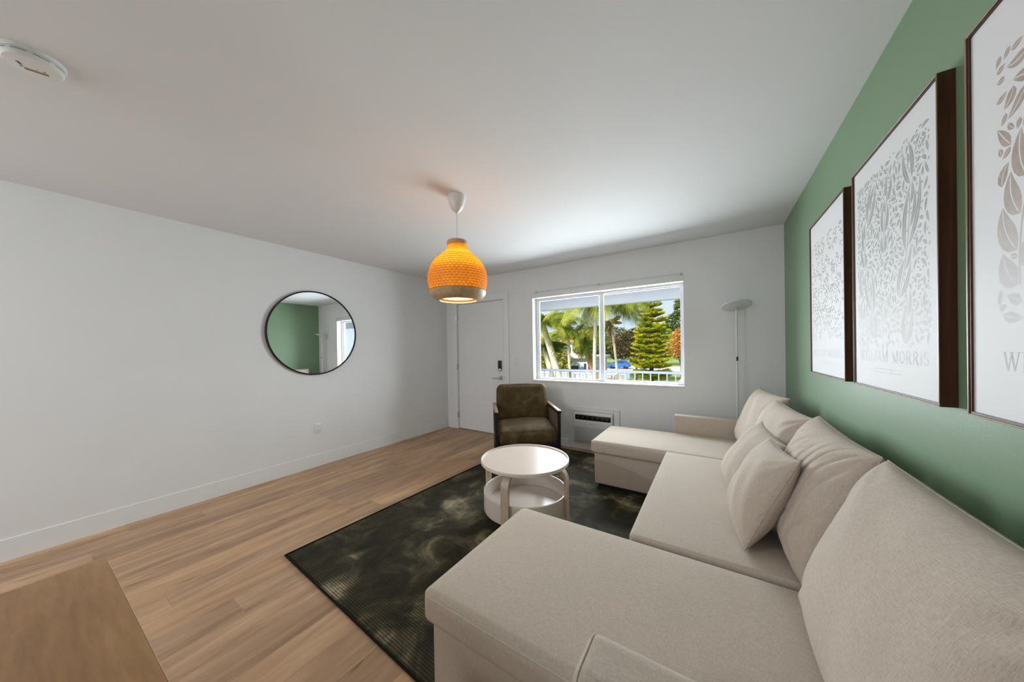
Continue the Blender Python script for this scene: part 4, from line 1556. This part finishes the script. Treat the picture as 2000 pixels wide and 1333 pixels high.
palm('leaning pale-trunked palm at the left edge of the window view', (-1.50, 9.0, GZ), (-2.86, 9.0, 2.55), 0.20, 0.13, 20, 1.9, (0.5, 0.8, 1.1, 1.3), 1, M['frond'], M['bark_pale'], 0.032, 0.5)
palm('low stout palm leaning just behind the leftmost one', (-1.95, 10.5, GZ), (-3.55, 10.5, 1.35), 0.19, 0.13, 12, 1.3, (0.5, 0.8, 1.1), 2, M['frond'], M['bark_pale'], 0.03, 0.4)
palm('slender palm with a small radiating crown left of the lilac wall', (-2.85, 13.0, GZ), (-3.19, 13.0, 1.95), 0.09, 0.07, 15, 1.35, (0.4, 0.8, 1.1), 4, M['frond'], M['bark_pale'], 0.03, 0.36)
palm('palm with a reddish-brown dry trunk left of the window mullion', (0.32, 9.0, GZ), (-0.98, 9.0, 1.85), 0.14, 0.16, 9, 1.15, (0.8, 1.1, 1.4), 5, M['frond'], M['bark_red'], 0.03, 0.42, 160)
palm('tall palm with a straight pale trunk directly behind the mullion', (0.05, 8.0, GZ), (0.06, 8.0, 3.35), 0.075, 0.06, 18, 1.9, (0.8, 1.1, 1.3, 1.5), 6, M['frond'], M['bark_pale'], 0.032, 0.6)
palm('thin tall palm with a shaggy brown head right of the mullion', (-0.72, 14.0, GZ), (-1.06, 14.0, 2.75), 0.075, 0.06, 9, 0.7, (0.5, 0.9, 1.2), 7, M['dry'], M['bark_pale'], 0.05, 0.25, 160)
palm('large drooping palm whose crown hangs between mullion and pine', (-0.93, 12.5, GZ), (-0.90, 12.5, 4.20), 0.09, 0.07, 20, 2.5, (0.8, 1.1, 1.3, 1.5), 8, M['frond'], M['bark_pale'], 0.034, 0.75)


def blob_tree(name, label, cat, base, trunk_h, crowns, nleaf, size, fm, seed, group=None, trunk_r=0.12):
    """Trunk with forked limbs and a crown of separate small leaf blades around several lobes."""
    t = thing(name, label, cat, base, 0, group)
    rn = random.Random(seed)
    bm = bmesh.new()
    tube(bm, [(0, 0, 0), (0.05, 0, trunk_h * 0.5), (0, 0.03, trunk_h)], [trunk_r, trunk_r * 0.8, trunk_r * 0.6], 8)
    for (cx, cy, cz, rx, ry, rz) in crowns:
        tube(bm, [(0, 0.03, trunk_h * 0.8), (cx * 0.5, cy * 0.5, (trunk_h + cz) * 0.5), (cx, cy, cz)], [trunk_r * 0.5, trunk_r * 0.35, trunk_r * 0.12], 6)
    done(bm, 'trunk', M['bark_dark'], t, True)
    V, F = [], []
    tot = sum(c[3] * c[5] for c in crowns)
    for (cx, cy, cz, rx, ry, rz) in crowns:
        for k in range(int(nleaf * rx * rz / tot)):
            while True:
                p = Vector((rn.uniform(-1, 1), rn.uniform(-1, 1), rn.uniform(-1, 1)))
                if p.length <= 1:
                    break
            p = p.normalized() * (p.length ** 0.45)
            q = Vector((cx + p.x * rx, cy + p.y * ry, cz + p.z * rz))
            q += Vector((rn.gauss(0, 0.08), rn.gauss(0, 0.08), rn.gauss(0, 0.08)))
            u = Vector((rn.gauss(0, 1), rn.gauss(0, 1), rn.gauss(0, 0.6))).normalized()
            w_ = u.orthogonal().normalized()
            w_.rotate(Matrix.Rotation(rn.uniform(0, 6.28), 3, u))
            s_ = size * rn.uniform(0.6, 1.3)
            i0 = len(V)
            V += [q - u * s_, q + w_ * s_ * 0.45, q + u * s_, q - w_ * s_ * 0.45]
            F.append((i0, i0 + 1, i0 + 2, i0 + 3))
    me = bpy.data.meshes.new('foliage')
    me.from_pydata([tuple(v) for v in V], [], F)
    o = link('foliage', me, fm, t)
    o['kind'] = 'stuff'
    return t


def pine_tree(label, base, h, r0, seed):
    t = thing('pine_tree', label, 'pine tree', base)
    rn = random.Random(seed)
    tubeo('trunk', [(0, 0, 0), (0.03, 0, h * 0.5), (0, 0, h)], [0.16, 0.10, 0.02], M['bark_dark'], t, 10)
    bm = bmesh.new()
    V, F = [], []
    z = 1.6
    while z < h - 0.2:
        rad = r0 * (1 - ((z - 1.6) / (h - 1.0)) ** 1.5) + 0.05
        nb_ = 9
        a0 = rn.uniform(0, 6.28)
        for k in range(nb_):
            a_ = a0 + 2 * PI * k / nb_ + rn.uniform(-0.2, 0.2)
            L = rad * rn.uniform(0.75, 1.1)
            d_ = Vector((math.cos(a_), math.sin(a_), 0))
            tip = d_ * L + Vector((0, 0, z + L * rn.uniform(-0.05, 0.2)))
            root = Vector((0, 0, z - 0.05))
            tube(bm, [root, root.lerp(tip, 0.5) - Vector((0, 0, L * 0.08)), tip], [0.035, 0.022, 0.006], 5)
            # tufts of upright needles along the limb
            for i in range(int(14 + L * 30)):
                q = root.lerp(tip, 0.25 + 0.75 * (i + rn.random()) / (14 + L * 30))
                q -= Vector((0, 0, L * 0.08 * (1 - abs((q - root).length / max(L, 0.01) * 2 - 1))))
                side = Vector((-d_.y, d_.x, 0)) * rn.uniform(-0.28, 0.28) * L
                q = q + side
                for j in range(9):
                    u = Vector((rn.gauss(0, 0.55), rn.gauss(0, 0.55), rn.uniform(0.25, 1.0))).normalized() + d_ * 0.35
                    w_ = u.orthogonal().normalized() * 0.030
                    s_ = rn.uniform(0.10, 0.22)
                    i0 = len(V)
                    V += [q + w_, q - w_, q + u * s_]
                    F.append((i0, i0 + 1, i0 + 2))
        z += 0.36
    done(bm, 'branches', M['bark_dark'], t, True)
    me = bpy.data.meshes.new('needles')
    me.from_pydata([tuple(v) for v in V], [], F)
    o = link('needles', me, M['pine'], t)
    o['kind'] = 'stuff'


pine_tree('bright yellow-green pine filling the right pane of the window', (0.10, 20.0, GZ), 9.8, 1.30, 3)

TGp = 'broadleaf trees beyond the balcony'
blob_tree('broadleaf_tree', 'yellow-green tree behind the leaning palms at the left', 'tree', (-9.0, 22.0, GZ), 2.2, ((0, 0, 3.6, 1.5, 1.2, 1.3), (0.9, 0.3, 2.6, 1.2, 1.0, 1.2), (-1.0, 0, 2.6, 1.2, 1, 1.2)), 3800, 0.15, M['bush'], 4, TGp)
blob_tree('broadleaf_tree', 'dark bronze tree between the mullion and the pine', 'tree', (-3.4, 32.5, GZ), 2.3, ((0, 0, 4.1, 1.7, 1.2, 1.7), (1.4, 0, 3.6, 1.4, 1.0, 1.4), (-1.4, 0.2, 3.9, 1.4, 1, 1.6), (1.0, -0.3, 2.5, 1.7, 1, 1.0)), 9500, 0.12, M['dark_leaf'], 5, TGp)
blob_tree('broadleaf_tree', 'deep green tree over the lilac house roof', 'tree', (-8.2, 35.0, GZ), 2.6, ((0, 0, 4.0, 2.0, 1.5, 1.4), (1.8, 0, 3.6, 1.6, 1.3, 1.3), (3.6, 0, 3.9, 1.6, 1.3, 1.4), (-1.9, 0, 3.7, 1.6, 1.3, 1.3)), 5200, 0.17, M['deep_leaf'], 6, TGp)
blob_tree('broadleaf_tree', 'orange-brown tree at the right edge of the window view', 'tree', (1.25, 29.0, GZ), 2.4, ((0, 0, 4.2, 0.9, 0.9, 1.2), (-0.5, 0, 3.4, 0.8, 0.8, 0.8)), 4200, 0.10, M['orange_leaf'], 7, TGp)
blob_tree('broadleaf_tree', 'tall deep green tree behind the orange one', 'tree', (2.2, 36.0, GZ), 5.0, ((0, 0, 8.2, 2.2, 1.6, 1.8), (-1.6, 0, 6.4, 1.5, 1.2, 1.3), (1.4, 0, 5.8, 1.4, 1.2, 1.4), (-0.6, 0, 4.0, 2.0, 1.2, 1.4)), 5600, 0.20, M['deep_leaf'], 8, TGp)
blob_tree('broadleaf_tree', 'wide dark tree line far behind the pine', 'tree', (-6.5, 64.0, GZ), 3.0, ((-8, 0, 5.0, 5.0, 2, 3.2), (0, 0, 5.2, 5.0, 2, 3.4), (8, 0, 5.4, 5.0, 2, 3.6), (14, 0, 5.0, 5.0, 2, 3.4), (-15, 0, 5.2, 5, 2, 3.6)), 9000, 0.36, M['deep_leaf'], 9, TGp, 0.3)
for i, (x, y, fm, nm) in enumerate(((-0.55, 15.0, 'orange_leaf', 'rust-tipped shrub seen through the rail below the pine'), (0.55, 15.5, 'bush', 'yellow-green shrub seen through the rail right of the rusty one'), (-1.15, 14.6, 'deep_leaf', 'dark green shrub beside the end of the white fence'))):
    blob_tree('shrub', nm, 'shrub', (x, y, GZ), 0.5, ((0, 0, 1.1, 0.55, 0.5, 0.75), (0.3, 0, 0.7, 0.4, 0.4, 0.5)), 900, 0.08, M[fm], 40 + i, 'shrubs below the balcony', 0.05)

# lilac house
hs = thing('house', 'single-storey lilac house with a flat white-edged roof behind the palms', 'house', (-8.4, 25.0, GZ))
boxo('wall', (-2.7, 2.5, 0, 5, 0, 2.72), M['stucco'], hs)
boxo('roof', (-3.0, 2.8, -0.45, 5.4, 2.72, 2.95), M['white_out'], hs, 0.02, 1)
for x, z0, z1, w_ in ((-0.15, 1.75, 2.45, 0.30), (2.0, 1.5, 2.3, 0.32), (-1.6, 1.5, 2.3, 0.35)):
    f_ = boxo('window', (x - w_, x + w_, -0.05, 0.02, z0, z1), M['white_out'], hs, 0.01, 1)
    boxo('pane', (x - w_ + 0.07, x + w_ - 0.07, -0.06, -0.04, z0 + 0.07, z1 - 0.07), M['dark_glass'], f_)
dr = boxo('door', (0.35, 1.2, -0.05, 0.02, 0.02, 2.0), M['dark_glass'], hs, 0.01, 1)
boxo('door_frame', (0.28, 1.27, -0.03, 0.01, 0.0, 2.08), M['white_out'], dr)
for x in (-2.3, 2.2):
    boxo('porch_post', (x - 0.07, x + 0.07, -0.42, -0.28, 0, 2.72), M['white_out'], hs)

# far house with a tiled roof
h2 = thing('house', 'distant house with a terracotta tiled roof above the lilac house', 'house', (-17.0, 49.5, GZ))
boxo('wall', (-3, 4, 0, 5, 0, 4.9), M['white_out'], h2)
bm = bmesh.new()
for s in (0, 1):
    pass
vs = [bm.verts.new(q) for q in ((-3.5, -0.6, 4.8), (4.5, -0.6, 4.8), (4.5, 5.6, 4.8), (-3.5, 5.6, 4.8), (-2.5, 2.5, 6.3), (3.5, 2.5, 6.3))]
for f in ((0, 1, 5, 4), (1, 2, 5), (2, 3, 4, 5), (3, 0, 4), (3, 2, 1, 0)):
    bm.faces.new([vs[k] for k in f])
rf = done(bm, 'roof', M['tile'], h2)
bm = bmesh.new()
for i in range(26):
    x = -3.4 + i * 0.31
    t = 0.16
    tube(bm, [(x, -0.6, 4.83), (max(-2.5, min(3.5, x)), 2.5, 6.33)], 0.06, 5)
o = done(bm, 'roof_tiles', M['tile'], rf, True)
o['kind'] = 'stuff'
for x in (-1.5, 1.0, 3.0):
    f_ = boxo('window', (x - 0.5, x + 0.5, -0.05, 0.02, 2.8, 4.0), M['dark_glass'], h2)

# white fence of single boards
fc = thing('garden_fence', 'white board fence with pinkish panels in front of the lilac house', 'fence', (-4.4, 18.0, GZ))
pk = None
for i in range(22):
    x = -3.3 + i * 0.305
    if pk is None:
        o = boxo('board', (-0.142, 0.142, -0.012, 0.012, 0.10, 1.86), M['pink_out'], fc, 0.004, 1, loc=(x, 0, 0))
        pk = o.data
    else:
        link('board', pk, None, fc, (x, 0, 0))
for x in (-3.48, -2.0, -0.5, 1.0, 2.4, 3.42):
    boxo('post', (x - 0.06, x + 0.06, -0.09, 0.03, 0, 1.98), M['white_out'], fc, 0.006, 1)
boxo('fence_rail', (-3.48, 3.42, -0.045, -0.012, 1.80, 1.94), M['white_out'], fc, 0.004, 1)
boxo('fence_rail', (-3.48, 3.42, -0.045, -0.012, 0.25, 0.36), M['white_out'], fc, 0.004, 1)

# blue car
cr = thing('car', 'blue car parked far off behind the thin shaggy palm', 'car', (-10.1, 52.0, GZ + 0.02))
prof = [(-1.75, 0.28), (-1.80, 0.62), (-1.55, 0.86), (-0.95, 0.94), (-0.45, 1.42), (0.85, 1.46), (1.45, 1.00), (1.78, 0.92), (1.82, 0.40), (1.75, 0.28)]
bm = bmesh.new()
A = [bm.verts.new((x, -0.82, z)) for x, z in prof]
B = [bm.verts.new((x, 0.82, z)) for x, z in prof]
bm.faces.new(A)
bm.faces.new(list(reversed(B)))
for k in range(len(prof)):
    bm.faces.new((A[k], B[k], B[(k + 1) % len(prof)], A[(k + 1) % len(prof)]))
bmesh.ops.bevel(bm, geom=list(bm.edges), offset=0.06, segments=2, affect='EDGES')
done(bm, 'body', M['car_blue'], cr)
bm = bmesh.new()
for pts in (((-0.82, 0.98), (-0.42, 1.36), (0.10, 1.38), (0.10, 0.98)), ((0.18, 0.98), (0.18, 1.38), (0.80, 1.38), (1.28, 0.98))):
    A = [bm.verts.new((x, -0.835, z)) for x, z in pts]
    B = [bm.verts.new((x, -0.80, z)) for x, z in pts]
    bm.faces.new(A)
    for k in range(4):
        bm.faces.new((A[k], A[(k + 1) % 4], B[(k + 1) % 4], B[k]))
done(bm, 'side_windows', M['dark_glass'], cr)
for x in (-1.1, 1.15):
    for y in (-0.72, 0.72):
        latheo('wheel', [(0, -0.11), (0.22, -0.11), (0.31, -0.09), (0.32, 0), (0.31, 0.09), (0.22, 0.11), (0, 0.11)], M['tyre'], cr, 20, loc=(x, y, 0.32), rot=(R(90), 0, 0))
